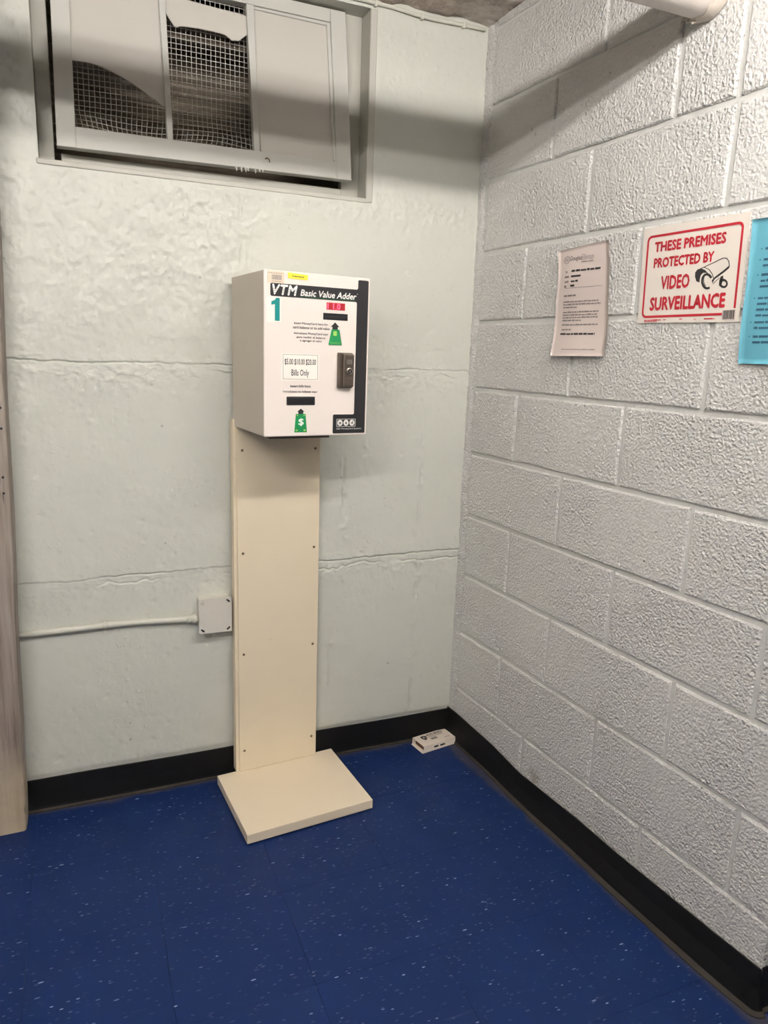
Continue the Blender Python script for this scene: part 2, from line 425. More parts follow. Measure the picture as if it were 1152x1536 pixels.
# ---- back wall: cast concrete with form seams, as real relief
def build_back_wall():
    step = 0.0045
    xs = np.arange(-1.52, 0.031, 0.0036); zs = []; z = 0.0
    while z < CEIL+0.02:                              # finer rows across the two form seams
        zs.append(z); z += 0.0017 if min(abs(z-0.672), abs(z-1.255)) < 0.036 else step
    zs = np.array(zs)
    def snap(v, t):
        i = int(np.argmin(abs(v-t))); v[i] = t; return i
    i0, i1 = snap(xs, WX0), snap(xs, WX1); j0, j1 = snap(zs, WZ0), snap(zs, WZ1)
    X, Z = np.meshgrid(xs, zs)
    d = 0.006*fbm(X, Z, 2.2, 1, 2) + 0.0028*fbm(X, Z, 9, 5, 3)
    rough = sstep(1.25, 1.45, Z)*sstep(-0.55, -0.85, X)*0.9 + 0.12
    rough = np.maximum(rough, sstep(0.10, 0.0, abs(X+1.27))*0.7*sstep(.9, 1.2, Z))
    rough = np.maximum(rough, 0.75*np.exp(-((Z-1.235)/0.05)**2)*(0.4+vnoise(X, Z, 6, 31)+.3))
    rough = np.maximum(rough, 0.75*np.exp(-((Z-0.645)/0.045)**2)*(0.4+vnoise(X, Z, 7, 33)+.3))
    rough = np.maximum(rough, 0.8*np.exp(-((Z-1.72)/0.04)**2))
    rough = rough*(0.45+0.9*np.clip(0.5+1.3*fbm(X, Z, 4, 300, 2), 0, 1))
    rd = 1-2*abs(fbm(X, Z, 34, 40, 3)); rd = np.clip(rd-0.35, 0, 1)
    d += rough*(0.0026*rd + 0.0030*fbm(X, Z, 75, 50, 2))
    # flaked paint layers with crisp edges where the wall is rough
    for sc, sd in ((13, 210), (24, 220), (40, 230)):
        f = fbm(X, Z, sc, sd, 4); d += 0.0010*np.clip(rough*1.6, 0, 1)*sstep(0.0, 0.04, f)
    # horizontal form seams (a step, a jagged groove)
    for zc, seed, depth in ((0.680, 60, 0.0085), (1.268, 70, 0.0060)):
        jag = 0.009*fbm(X, X*0, 5, seed, 4)+0.004*fbm(X, X*0, 60, seed+5, 2)
        dz = Z-(zc+jag)
        brk = np.clip(0.55+1.6*vnoise(X, X*0, 9, seed+8), 0.15, 1)
        d += -depth*brk*np.exp(-(dz/0.0019)**2) + 0.0022*sstep(-0.004, 0.004, dz)*np.exp(-np.clip(dz, 0, 9)/0.25)
        d += -0.006*np.clip(0.1+2*vnoise(X, X*0, 12, seed+3), 0, 1)*np.exp(-((dz+0.022+0.016*vnoise(X, X*0, 20, seed+4)+0.008*vnoise(X, X*0, 70, seed+6))/0.0022)**2)
    # vertical seams with knots
    for xc, za, zb, seed, depth in ((-0.150, 0.12, 1.12, 80, 0.0030), (-0.413, 0.74, 0.99, 84, 0.0032), (-0.727, 1.40, 1.74, 88, 0.0022), (-0.352, 0.95, 1.05, 91, 0.002), (-0.45, 0.2, 0.45, 93, 0.0015)):
        jag = 0.008*fbm(Z, Z*0, 6, seed, 3)
        dx = X-(xc+jag); win = sstep(za-0.03, za+0.02, Z)*sstep(zb+0.03, zb-0.02, Z)
        br = np.clip(0.4+2.2*vnoise(Z, Z*0, 16, seed+2), 0, 1)
        d += win*(-2.4*depth*br*np.exp(-(dx/0.0036)**2) + 0.0040*np.clip(2.5*vnoise(X, Z, 55, seed+3), 0, 1)*np.exp(-(dx/0.018)**2))
    ex = np.maximum(np.maximum(WX0-X, X-WX1), np.maximum(WZ0-Z, Z-WZ1)); d *= 0.15+0.85*sstep(0.004, 0.03, ex)
    # scattered blobs and pocks
    for _ in range(1500):
        cx, cz = RNG.uniform(-1.5, 0.0), RNG.uniform(0.1, 2.25); r = 0.0035+0.006*RNG.random()**2; h = RNG.uniform(-0.0034, 0.0028)*(0.4+0.6*RNG.random())
        a0, a1 = np.searchsorted(xs, (cx-3*r, cx+3*r)); b0, b1 = np.searchsorted(zs, (cz-3*r, cz+3*r))
        sl = (slice(b0, b1), slice(a0, a1)); d[sl] += h*np.exp(-(((X[sl]-cx)/r)**2+((Z[sl]-cz)/(r*0.8))**2))
    d -= (0.004+np.maximum(d, 0))*sstep(0.115, 0.095, Z)      # the strip behind the cove base is flat
    # ragged paint along the inside corner
    d += 0.004*np.clip(vnoise(X, Z, 40, 99)+0.1, 0, 1)*np.exp(-(X/0.02)**2)
    nx, nz = len(xs), len(zs)
    co = np.stack([X, -d, Z], -1).reshape(-1, 3)
    ii, jj = np.meshgrid(np.arange(nx-1), np.arange(nz-1)); a = (jj*nx+ii)
    keep = ~((ii >= i0) & (ii < i1) & (jj >= j0) & (jj < j1)); a = a[keep]
    quads = np.stack([a, a+1, a+nx+1, a+nx], -1)
    me = bpy.data.meshes.new('wall_back'); me.vertices.add(len(co)); me.vertices.foreach_set('co', co.ravel())
    me.loops.add(quads.size); me.loops.foreach_set('vertex_index', quads.ravel().astype(np.int32))
    me.polygons.add(len(quads)); me.polygons.foreach_set('loop_start', np.arange(0, quads.size, 4, dtype=np.int32))
    me.polygons.foreach_set('use_smooth', np.ones(len(quads), bool)); me.update(calc_edges=True); me.validate()
    wb = mko('wall_back', me, 'wall', kind='structure', label='pale grey green painted concrete wall with form seams')
    # the wall carries on behind the wooden post, out of the picture
    box('wall_section', (X_L, -1.515), (0.0, 0.12), (0, CEIL), 'plain', wb)
    return wb
wall_back = build_back_wall()

# ---- block wall: mortar bed with each block a piece of its own
S_END = 1.217; BH = 0.2032; Z1 = 0.1998; BL = 0.4064
def build_right_wall():
    ss = np.linspace(-0.02, S_END-0.006, 60); zz = np.linspace(0, CEIL, 100)
    V = []
    for z in zz:
        for s in ss:
            V.append(rpt(s, z, -0.0062+0.0012*float(vnoise(np.array(s), np.array(z), 40, 5))+0.0022*float(vnoise(np.array(s), np.array(z), 7, 6))))
    n = len(ss); Fc = [(j*n+i, j*n+i+1, (j+1)*n+i+1, (j+1)*n+i) for j in range(len(zz)-1) for i in range(n-1)]
    wr = mk('wall_right', V, Fc, 'mortar', smooth=True, kind='structure', label='grey white painted concrete block wall')
    odd, even = [0.272, 0.683, 1.106], [0.480, 0.898]
    heads = {0: [0.407, 0.870], 1: [0.275, 0.691, 1.112], 2: [0.480, 0.912], 3: [0.272, 0.695, 1.108], 4: [0.478, 0.902], 5: [0.264, 0.676, 1.09],
             6: [0.476, 0.893], 7: [0.260, 0.674, 1.085], 8: [0.488, 0.887], 9: [0.334, 0.730, 0.884], 10: [0.501, 0.905], 11: [0.28, 0.69, 1.1]}
    rr = random.Random(3)
    for k in range(12):
        za = Z1+(k-1)*BH; zb = min(za+BH, CEIL+0.003)
        if za < 0: za = -0.004
        edges = [0.040] + heads[k] + [S_END+0.004]
        for e0, e1 in zip(edges[:-1], edges[1:]):
            g = 0.0056
            s0, s1 = e0+g, (e1-g if e1 < S_END else S_END); z0, z1 = za+g, zb-g
            if s1-s0 < 0.02 or z1-z0 < 0.012: continue
            pr = rr.uniform(-0.0012, 0.0016)
            ns, nz = max(2, int((s1-s0)/0.05)), max(1, int((z1-z0)/0.05))
            per = [(s0+(s1-s0)*i/ns, z0) for i in range(ns)] + [(s1, z0+(z1-z0)*i/nz) for i in range(nz)] + \
                  [(s1-(s1-s0)*i/ns, z1) for i in range(ns)] + [(s0, z1-(z1-z0)*i/nz) for i in range(nz)]
            cs, cz = (s0+s1)/2, (z0+z1)/2; VV = []; m = len(per)
            jit = [(rr.uniform(-0.0012, 0.0012), rr.uniform(-0.0012, 0.0012)) for _ in per]
            for (s, z), (a, b) in zip(per, jit): VV.append((s+a*0.5, z+b*0.5, -0.012))
            for (s, z), (a, b) in zip(per, jit): VV.append((s+a, z+b, -0.0040+pr))
            for (s, z), (a, b) in zip(per, jit):
                ins = 0.0030+rr.uniform(0, 0.0022)
                VV.append((s+a+(ins if s < cs else -ins)*(1 if abs(s-s0) < 1e-6 or abs(s-s1) < 1e-6 else 0),
                           z+b+(ins if z < cz else -ins)*(1 if abs(z-z0) < 1e-6 or abs(z-z1) < 1e-6 else 0), pr))
            FF = [tuple(range(2*m, 3*m))]
            for q in (0, 1):
                FF += [(q*m+i, q*m+(i+1) % m, (q+1)*m+(i+1) % m, (q+1)*m+i) for i in range(m)]
            mk('block', [rpt(*v) for v in VV], FF, 'block', wr)
    # ragged plaster strip filling the inside corner
    VV, FF = [], []
    zz = np.linspace(0.0, CEIL, 260)
    for i, z in enumerate(zz):
        wv = 0.035+0.006*rr.uniform(-1, 1)+0.005*math.sin(z*13)+0.004*math.sin(z*41)
        VV += [rpt(-0.004, z, -0.0005), rpt(0.012, z, rr.uniform(-0.0025, 0.0022)), rpt(wv-0.008, z, rr.uniform(-0.003, 0.0008)), rpt(wv, z, -0.0065)]
    for i in range(len(zz)-1):
        for j in range(3): FF.append((i*4+j, i*4+j+1, (i+1)*4+j+1, (i+1)*4+j))
    mk('corner_fill', VV, FF, 'block', wr, smooth=True)
    return wr
wall_right = build_right_wall()
# the block wall turns an outside corner just past the picture's lower right edge
e0 = rpt(S_END, 0, -0.001)
mk('wall_return', [(e0.x, e0.y, 0), (X_R, e0.y+0.0, 0), (X_R, e0.y, CEIL), (e0.x, e0.y, CEIL),
                   (e0.x, e0.y+0.19, 0), (X_R, e0.y+0.19, 0), (X_R, e0.y+0.19, CEIL), (e0.x, e0.y+0.19, CEIL)],
   [(0, 1, 2, 3), (4, 7, 6, 5), (0, 3, 7, 4), (1, 5, 6, 2)], 'block', kind='structure', label='return face of the block wall')
box('wall_left', (X_L-0.1, X_L), (Y_F, 0.1), (0, CEIL), 'plain', kind='structure')
box('wall_front', (X_L, X_R), (Y_F-0.1, Y_F), (0, CEIL), 'plain', kind='structure')
box('wall_end', (X_R, X_R+0.1), (Y_F, -1.0), (0, CEIL), 'plain', kind='structure')

# ---- ceiling with lumpy plaster where it meets the corner
def build_ceiling():
    xs = np.linspace(-1.0, 0.15, 90); ys = np.linspace(0.02, -0.6, 50)
    V, Fc = [], []
    for y in ys:
        for x in xs:
            X, Y = np.array(x), np.array(y)
            V.append((x, y, CEIL-0.004-0.012*float(np.clip(fbm(X, Y, 14, 3, 3), -.4, 1))-0.014*math.exp(-(y/0.05)**2)*float(0.5+vnoise(X, Y, 22, 8))))
    n = len(xs); Fc = [(j*n+i, (j)*n+i+1, (j+1)*n+i+1, (j+1)*n+i) for j in range(len(ys)-1) for i in range(n-1)]
    c = box('ceiling', (X_L-0.1, X_R+0.1), (Y_F-0.1, 0.12), (CEIL, CEIL+0.08), 'ceiling', kind='structure', label='low plaster ceiling')
    mk('flaking_plaster', V, [f[::-1] for f in Fc], 'ceiling', c, smooth=True)
build_ceiling()

# ---- floor: every vinyl tile near the corner is its own piece
def build_floor():
    fl = box('floor', (X_L-0.1, X_R+0.1), (Y_F-0.1, 0.12), (-0.10, -0.0022), 'sub', kind='structure', label='dark blue vinyl tile floor')
    T = 0.2852; x0 = -1.318; y0 = -0.266
    g = 0.00018
    me = box_mesh('tile', (g, T-g), (g, T-g), (-0.0022, 0.0), 0.0003)
    me.materials.append(MAT['floor'])
    for i in range(-3, 7):
        for j in range(-9, 1):
            x, y = x0+i*T, y0+j*T
            if x > 0.40 or (x > 0.2 and y < -1.6): pass
            o = bpy.data.objects.new('tile', me); COL.objects.link(o); o.parent = fl
            o.location = (x, y, random.uniform(-0.0002, 0.0002))
    # the rest of the floor, behind the camera and round the corner
    yb = y0-9*T
    box('far_tiles', (X_L, X_R), (Y_F, yb-0.0005), (-0.0022, 0.0), 'floor', fl)
    box('far_tiles', (x0+7*T+0.0005, X_R), (yb, -1.0), (-0.0022, 0.0), 'floor', fl)
build_floor()

# ---- black cove base: upright strip with a dusty toe
def cove(name, pts, kind_label):
    """pts: list of (position along wall frame matrix fn, top height, toe reach) -> two meshes"""
    V, Fc, VT, FT = [], [], [], []
    for (P, top, toe, nrm) in pts:
        f = 0.62*toe
        prof = [(0.0, top), (0.0030, top), (0.0036, top-0.001), (0.0036+(f-0.0036)*0.35, top*0.55), (f, 0.014), (f+0.0012, 0.0085)]
        for n, z in prof: V.append(P+nrm*n+Vector((0, 0, z)))
        tp = [(f+0.0012, 0.0085), (f+0.004, 0.0058), (toe, 0.0038), (toe+0.0004, 0.0030), (toe-0.001, 0.0), ]
        for n, z in tp: VT.append(P+nrm*n+Vector((0, 0, z)))
    k, kt = 6, 5
    for i in range(len(pts)-1):
        Fc += [(i*k+j, (i+1)*k+j, (i+1)*k+j+1, i*k+j+1) for j in range(k-1)]
        FT += [(i*kt+j, (i+1)*kt+j, (i+1)*kt+j+1, i*kt+j+1) for j in range(kt-1)]
    o = mk(name, V, [f[::-1] for f in Fc], 'vinyl', kind='structure', label=kind_label)
    mk('toe', VT, [f[::-1] for f in FT], 'toe', o, smooth=True)
    return o
pts = []
for i in range(40):
    x = -1.352+(1.352-0.004)*i/39
    pts.append((Vector((x, 0.001, 0)), 0.0975+0.0012*math.sin(x*9), 0.013+0.003*math.sin(x*5+1), Vector((0, -1, 0))))
cove('baseboard_back', pts, 'black vinyl cove base along the concrete wall')
sv = [0.0, 0.06, 0.27, 0.41, 0.53, 0.66, 0.82, 0.99, 1.11, 1.20, 1.217]
tv = [0.012, 0.014, 0.018, 0.029, 0.032, 0.031, 0.037, 0.037, 0.036, 0.030, 0.028]
hv = [0.104, 0.106, 0.098, 0.082, 0.086, 0.090, 0.087, 0.090, 0.093, 0.096, 0.097]
ov = [0.001, 0.001, 0.002, 0.003, 0.004, 0.004, 0.004, 0.004, 0.004, 0.004, 0.004]
pts = []
for i in range(50):
    s = 1.217*i/49
    pts.append((rpt(s, 0, float(np.interp(s, sv, ov))), float(np.interp(s, sv, hv)), float(np.interp(s, sv, tv)), SN.copy()))
end = rpt(1.217, 0, 0.004)
for i in range(1, 9):       # round the outside corner
    a = math.radians(90*i/8); nn = SN*math.cos(a)+SU*math.sin(a)
    pts.append((end.copy(), 0.097, 0.028, nn))
cove('baseboard_right', pts, 'black vinyl cove base along the block wall, turning its corner')
pts = [(Vector((end.x+t, end.y+0.004*0, 0)), 0.097, 0.02, Vector((0, -1, 0))) for t in np.linspace(0.003, 1.55, 6)]
cove('baseboard_return', pts, 'black vinyl cove base on the return face')

# ---- window: recessed frame, inward-tilted sash, broken painted panes, wire screen, light well
def build_window():
    W = empty('window_1', M_BACK, kind='structure', label='small basement window with broken painted panes high on the wall')
    fn = -0.062                                    # frame face depth (local z is towards the room)
    # recess faces in the wall thickness
    def quad(name, a, b, c, d, mat): mk(name, [a, b, c, d], [(0, 1, 2, 3)], mat, W)
    dp = -0.085
    box('reveal', (WX1, WX1+0.02), (WZ0-0.01, WZ1), (dp, 0.0045), 'frame', W, 0.002)
    box('reveal', (WX0-0.02, WX0), (WZ0-0.01, WZ1), (dp, -0.002), 'frame', W, 0.002)
    box('reveal', (WX0-0.02, WX1+0.02), (WZ1, WZ1+0.02), (dp, -0.002), 'frame', W, 0.002)
    box('sill', (WX0-0.005, WX1+0.005), (WZ0-0.012, WZ0+0.001), (dp, 0.0035), 'frame', W, 0.002)
    # fixed frame
    box('frame_jamb', (WX0, -1.175), (WZ0, WZ1), (dp, fn), 'frame', W, 0.0015)
    box('frame_jamb', (-0.420, WX1), (WZ0, WZ1), (dp, fn), 'frame', W, 0.0015)
    box('frame_rail', (-1.160, -0.420), (WZ0, 1.776), (dp, fn), 'frame', W, 0.0015)
    box('frame_rail', (-1.160, -0.420), (2.206, WZ1), (dp, fn), 'frame', W, 0.0015)
    # sash, hinged at the top, its foot hanging into the room
    def sn(z): return -0.002-0.085*(z-1.785)        # front face depth of the sash
    def bar(name, pts, thick=0.030, proud=0.0, mat='sash', par=W):
        n = len(pts); ar = sum(pts[i][0]*pts[(i+1) % n][1]-pts[(i+1) % n][0]*pts[i][1] for i in range(n))
        if ar < 0: pts = pts[::-1]
        c = (sum(x for x, _ in pts)/n, sum(y for _, y in pts)/n); e = 0.0014
        V = [(x, z, sn(z)+proud-thick) for x, z in pts] + [(x, z, sn(z)+proud-e) for x, z in pts]
        V += [(x+(c[0]-x)*min(0.3, e/max(1e-4, abs(x-c[0]))), z+(c[1]-z)*min(0.3, e/max(1e-4, abs(z-c[1]))), sn(z)+proud) for x, z in pts]
        Fc = [tuple(range(n))[::-1], tuple(range(2*n, 3*n))]
        for q in (0, 1): Fc += [(q*n+i, q*n+(i+1) % n, (q+1)*n+(i+1) % n, (q+1)*n+i) for i in range(n)]
        return mk(name, V, Fc, mat, par)
    bar('sash_stile', [(-1.168, 1.779), (-1.124, 1.780), (-1.122, 2.222), (-1.163, 2.222)])
    bar('sash_stile', [(-0.451, 1.788), (-0.408, 1.789), (-0.424, 2.222), (-0.468, 2.222)])
    bar('sash_rail', [(-1.124, 1.7795), (-0.451, 1.7885), (-0.451, 1.834), (-1.124, 1.829)])
    bar('sash_rail', [(-1.122, 2.190), (-0.468, 2.189), (-0.468, 2.222), (-1.122, 2.222)])
    bar('muntin', [(-0.9075, 1.8295), (-0.893, 1.8295), (-0.901, 2.190), (-0.917, 2.190)], 0.022, -0.002)
    bar('muntin', [(-0.684, 1.831), (-0.668, 1.831), (-0.677, 2.190), (-0.697, 2.190)], 0.022, -0.002)
    # glazing bead round the sound pane
    bar('glazing_bead', [(-0.459, 1.836), (-0.451, 1.834), (-0.469, 2.189), (-0.477, 2.183)], 0.012, -0.005)
    bar('glazing_bead', [(-0.677, 2.182), (-0.477, 2.181), (-0.468, 2.189), (-0.677, 2.189)], 0.012, -0.005)
    # panes: painted glass, one sound, two broken
    bar('pane', [(-0.674, 1.828), (-0.450, 1.832), (-0.468, 2.191), (-0.684, 2.191)], 0.003, -0.011, 'pane')
    # smooth break: sample the curve
    bx_ = [-1.125, -1.083, -1.035, -0.988, -0.948, -0.905]; bz_ = [1.981, 1.983, 1.971, 1.952, 1.930, 1.904]
    cf = np.polyfit(bx_, bz_, 3); cur = [(x, float(np.polyval(cf, x))) for x in np.linspace(-1.125, -0.905, 16)]
    bar('broken_pane', cur + [(-0.912, 2.191), (-1.125, 2.191)], 0.003, -0.011, 'pane')
    bar('broken_pane', [(-0.905, 2.136), (-0.898, 2.128), (-0.888, 2.115), (-0.880, 2.104), (-0.874, 2.102), (-0.866, 2.106), (-0.853, 2.108), (-0.82, 2.110), (-0.787, 2.110),
         (-0.767, 2.109), (-0.750, 2.107), (-0.741, 2.101), (-0.735, 2.097), (-0.727, 2.099), (-0.718, 2.099), (-0.708, 2.107), (-0.694, 2.119), (-0.692, 2.164), (-0.803, 2.170), (-0.906, 2.176)], 0.003, -0.011, 'pane')
    # rusty hook and paint drips on the bottom rail
    tube('hook', [(-0.655, 1.815, sn(1.815)), (-0.653, 1.816, sn(1.815)+0.008), (-0.647, 1.813, sn(1.815)+0.010), (-0.645, 1.806, sn(1.815)+0.007)], 0.0016, 'screw', W, 6)
    rr = random.Random(5)
    for i in range(7):
        x = -0.735+i*0.012+rr.uniform(-0.004, 0.004)
        tube('paint_drip', [(x, 1.786, -0.003), (x+0.001, 1.780-rr.uniform(0, 0.006), -0.001)], [0.003, 0.0016], 'sash', W, 6)
    # galvanised screen, sagging and bent at its foot
    V, Fc = [], []
    def wire(pts, r):
        b = len(V); v, f = tube_data(pts, r, 4, False); V.extend(v); Fc.extend([tuple(i+b for i in q) for q in f])
    pitch = 0.0126
    def wn(x, z):
        k = max(0.0, 1.885-z); return -0.072+0.10*k*math.sin(x*22+1.0)*(0.35+0.65*math.sin(x*7+0.5)**2) - 0.004*math.sin(x*9)
    def wp(x, z):
        k = max(0.0, 1.90-z)
        return (x+0.10*k*math.sin(z*40+x*14), z+0.16*k*math.sin(x*17+2)*(1 if z < 1.9 else 0)+0.003*math.sin(x*6), wn(x, z))
    x = -1.15
    while x < -0.64:
        wire([wp(x, z) for z in np.linspace(1.803, 2.205, 22)], 0.00085); x += pitch
    z = 1.808
    while z < 2.205:
        wire([wp(x, z) for x in np.linspace(-1.15, -0.64, 30)], 0.00085); z += pitch
    mk('wire_screen', V, Fc, 'wire', W, smooth=True, kind='stuff')
    # cobweb threads at the foot of the screen
    V.clear(); Fc.clear()
    for i in range(70):
        x = rr.uniform(-1.12, -0.69); z = rr.uniform(1.832, 1.87); n = -0.05+rr.uniform(-0.01, 0.012); p = [(x, z, n)]; a = rr.uniform(0, 6.28)
        for j in range(6):
            a += rr.uniform(-0.9, 0.9); x += 0.008*math.cos(a); z += 0.006*math.sin(a); p.append((min(-0.69, max(-1.12, x)), max(1.825, z), n+rr.uniform(-0.002, 0.002)))
        b = len(V); v, f = tube_data(p, 0.00035, 3, False); V.extend(v); Fc.extend([tuple(t+b for t in q) for q in f])
    mk('cobweb', V, Fc, 'web', W, kind='stuff')
    # light well behind: ribbed sheet metal, closed in by a dark-coloured box
    V, Fc = [], []
    zs = np.linspace(1.70, 2.30, 140); xs = np.linspace(-1.30, -0.28, 16)
    for z in zs:
        for x in xs:
            t = (x+0.79)/0.51
            V.append((x, z, -0.30+0.12*t*t+0.011*math.sin(z*2*math.pi/0.048)+0.004*math.sin(x*5+z*9)))
    n = len(xs); Fc = [(j*n+i, j*n+i+1, (j+1)*n+i+1, (j+1)*n+i) for j in range(len(zs)-1) for i in range(n-1)]
    mk('ribbed_well', V, Fc, 'well', W, smooth=True)
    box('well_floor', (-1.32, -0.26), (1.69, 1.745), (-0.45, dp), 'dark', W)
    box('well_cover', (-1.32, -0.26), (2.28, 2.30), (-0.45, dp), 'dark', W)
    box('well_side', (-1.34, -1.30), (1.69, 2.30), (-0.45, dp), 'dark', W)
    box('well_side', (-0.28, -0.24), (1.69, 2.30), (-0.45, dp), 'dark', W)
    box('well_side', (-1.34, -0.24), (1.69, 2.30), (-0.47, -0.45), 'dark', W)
build_window()

# ================================================================== THINGS
# ---- overhead pipe running into the block wall
py, pz, prd = -0.790, 2.043, 0.048
pipe = empty('overhead_pipe', Matrix.Translation((0, py, pz)), label='thick white wrapped pipe under the ceiling, running into the block wall', category='pipe')
xw = 0.052
npt = 40
tube('pipe_run', [(X_L+0.02+(xw+0.03-X_L)*i/npt, 0.0006*math.sin(i*1.7), 0.0006*math.cos(i*2.3)) for i in range(npt+1)], prd, 'pipe', pipe, 28)
V, Fc = [], []; rr = random.Random(9)
for i in range(29):
    a = 2*math.pi*i/28
    for x, r in ((xw-0.012-rr.uniform(0, 0.010), prd+0.0008), (xw-0.002, prd+0.0035+rr.uniform(0, 0.003)), (xw+0.012, prd+0.003)):
        V.append((x, r*math.cos(a), r*math.sin(a)))
for i in range(28):
    for j in range(2): Fc.append((i*3+j, i*3+j+1, (i+1)*3+j+1, (i+1)*3+j))
mk('torn_wrap', V, Fc, 'tape', pipe, smooth=True)
for i in range(4):
    a = -1.2+0.25*i
    tube('wrap_scrap', [(xw-0.006, (prd+0.001)*math.cos(a), (prd+0.001)*math.sin(a)), (xw-0.016-0.003*i, (prd+0.008)*math.cos(a-0.1), (prd+0.008)*math.sin(a-0.1))], [0.005, 0.0025], 'tape', pipe, 6)

# ---- fluorescent strip lights: the main one, and two unseen ones added as fill
def strip_light(loc, length, mat, label):
    t = empty('strip_light', Matrix.Translation(loc), label=label, category='light', group='ceiling strip lights')
    h = length/2
    box('housing', (-h-0.03, h+0.03), (-0.055, 0.055), (0.040, CEIL-loc[2]-0.001), 'housing', t, 0.006)
    mko('fill_reflector', prism_mesh('fill_reflector', [(-0.15, 0.026), (-0.149, 0.024), (-0.05, 0.036), (0.05, 0.036), (0.149, 0.024), (0.15, 0.026), (0.05, 0.039), (-0.05, 0.039)], -h-0.03, h+0.03), 'housing', t, False,
        frame((0, 1, 0), (0, 0, 1), (1, 0, 0)))  # wide white trough, unseen, added to throw more light down the walls
    for s in (-1, 1):
        box('socket', (s*(h+0.012)-0.008, s*(h+0.012)+0.008), (-0.014, 0.014), (-0.024, 0.034), 'housing', t, 0.003)
    tube('tube', [(-h, 0, 0), (h, 0, 0)], 0.018, mat, t, 14)
strip_light((-0.45, -1.52, 2.175), 1.15, 'tube_main', 'fluorescent strip light on the ceiling in front of the pipe')
strip_light((-1.95, -2.05, 2.175), 1.15, 'fill_left', 'unseen fluorescent strip light added as fill, left of the camera')
strip_light((-0.9, -3.7, 2.175), 1.15, 'fill_room', 'unseen fluorescent strip light added as fill, farthest back in the room')

# ---- wooden post at the left edge
def build_post():
    t = empty('wooden_post', Matrix.Translation((-1.43, -0.05, 0)), label='worn grey-brown wooden post with screw holes at the left edge of the picture', category='post')
    bm = bmesh.new(); lv = 26; rr = random.Random(2); rows = []
    for i in range(lv+1):
        z = CEIL*i/lv; xr = 0.085+0.0270*z+0.0015*math.sin(z*9)+rr.uniform(-0.0008, 0.0008)
        lift = 0.0
        prof = [(-0.12, 0.045), (xr, 0.045), (xr+0.001, 0.0), (xr-0.0005, -0.029), (xr-0.003, -0.0335), (xr-0.008, -0.036), (xr-0.06, -0.0365), (-0.12, -0.037)]
        rows.append([bm.verts.new((x, y, z)) for x, y in prof])
    n = 8
    for a, b in zip(rows[:-1], rows[1:]):
        for j in range(n): bm.faces.new((a[j], b[j], b[(j+1) % n], a[(j+1) % n]))
    bm.faces.new(rows[0]); bm.faces.new(rows[-1][::-1]); bmesh.ops.recalc_face_normals(bm, faces=bm.faces[:])
    mko('timber', bm_mesh('timber', bm), 'wood', t, smooth=False)
    for x, z in ((0.104, 1.155), (0.1025, 1.105), (0.0975, 0.985), (0.0965, 0.945), (0.070, 1.36), (0.060, 0.70)):
        yy = -0.0362
        tube('screw_hole', [(x, yy-0.0012, z), (x, yy+0.01, z)], 0.0030, 'black', t, 10)
build_post()

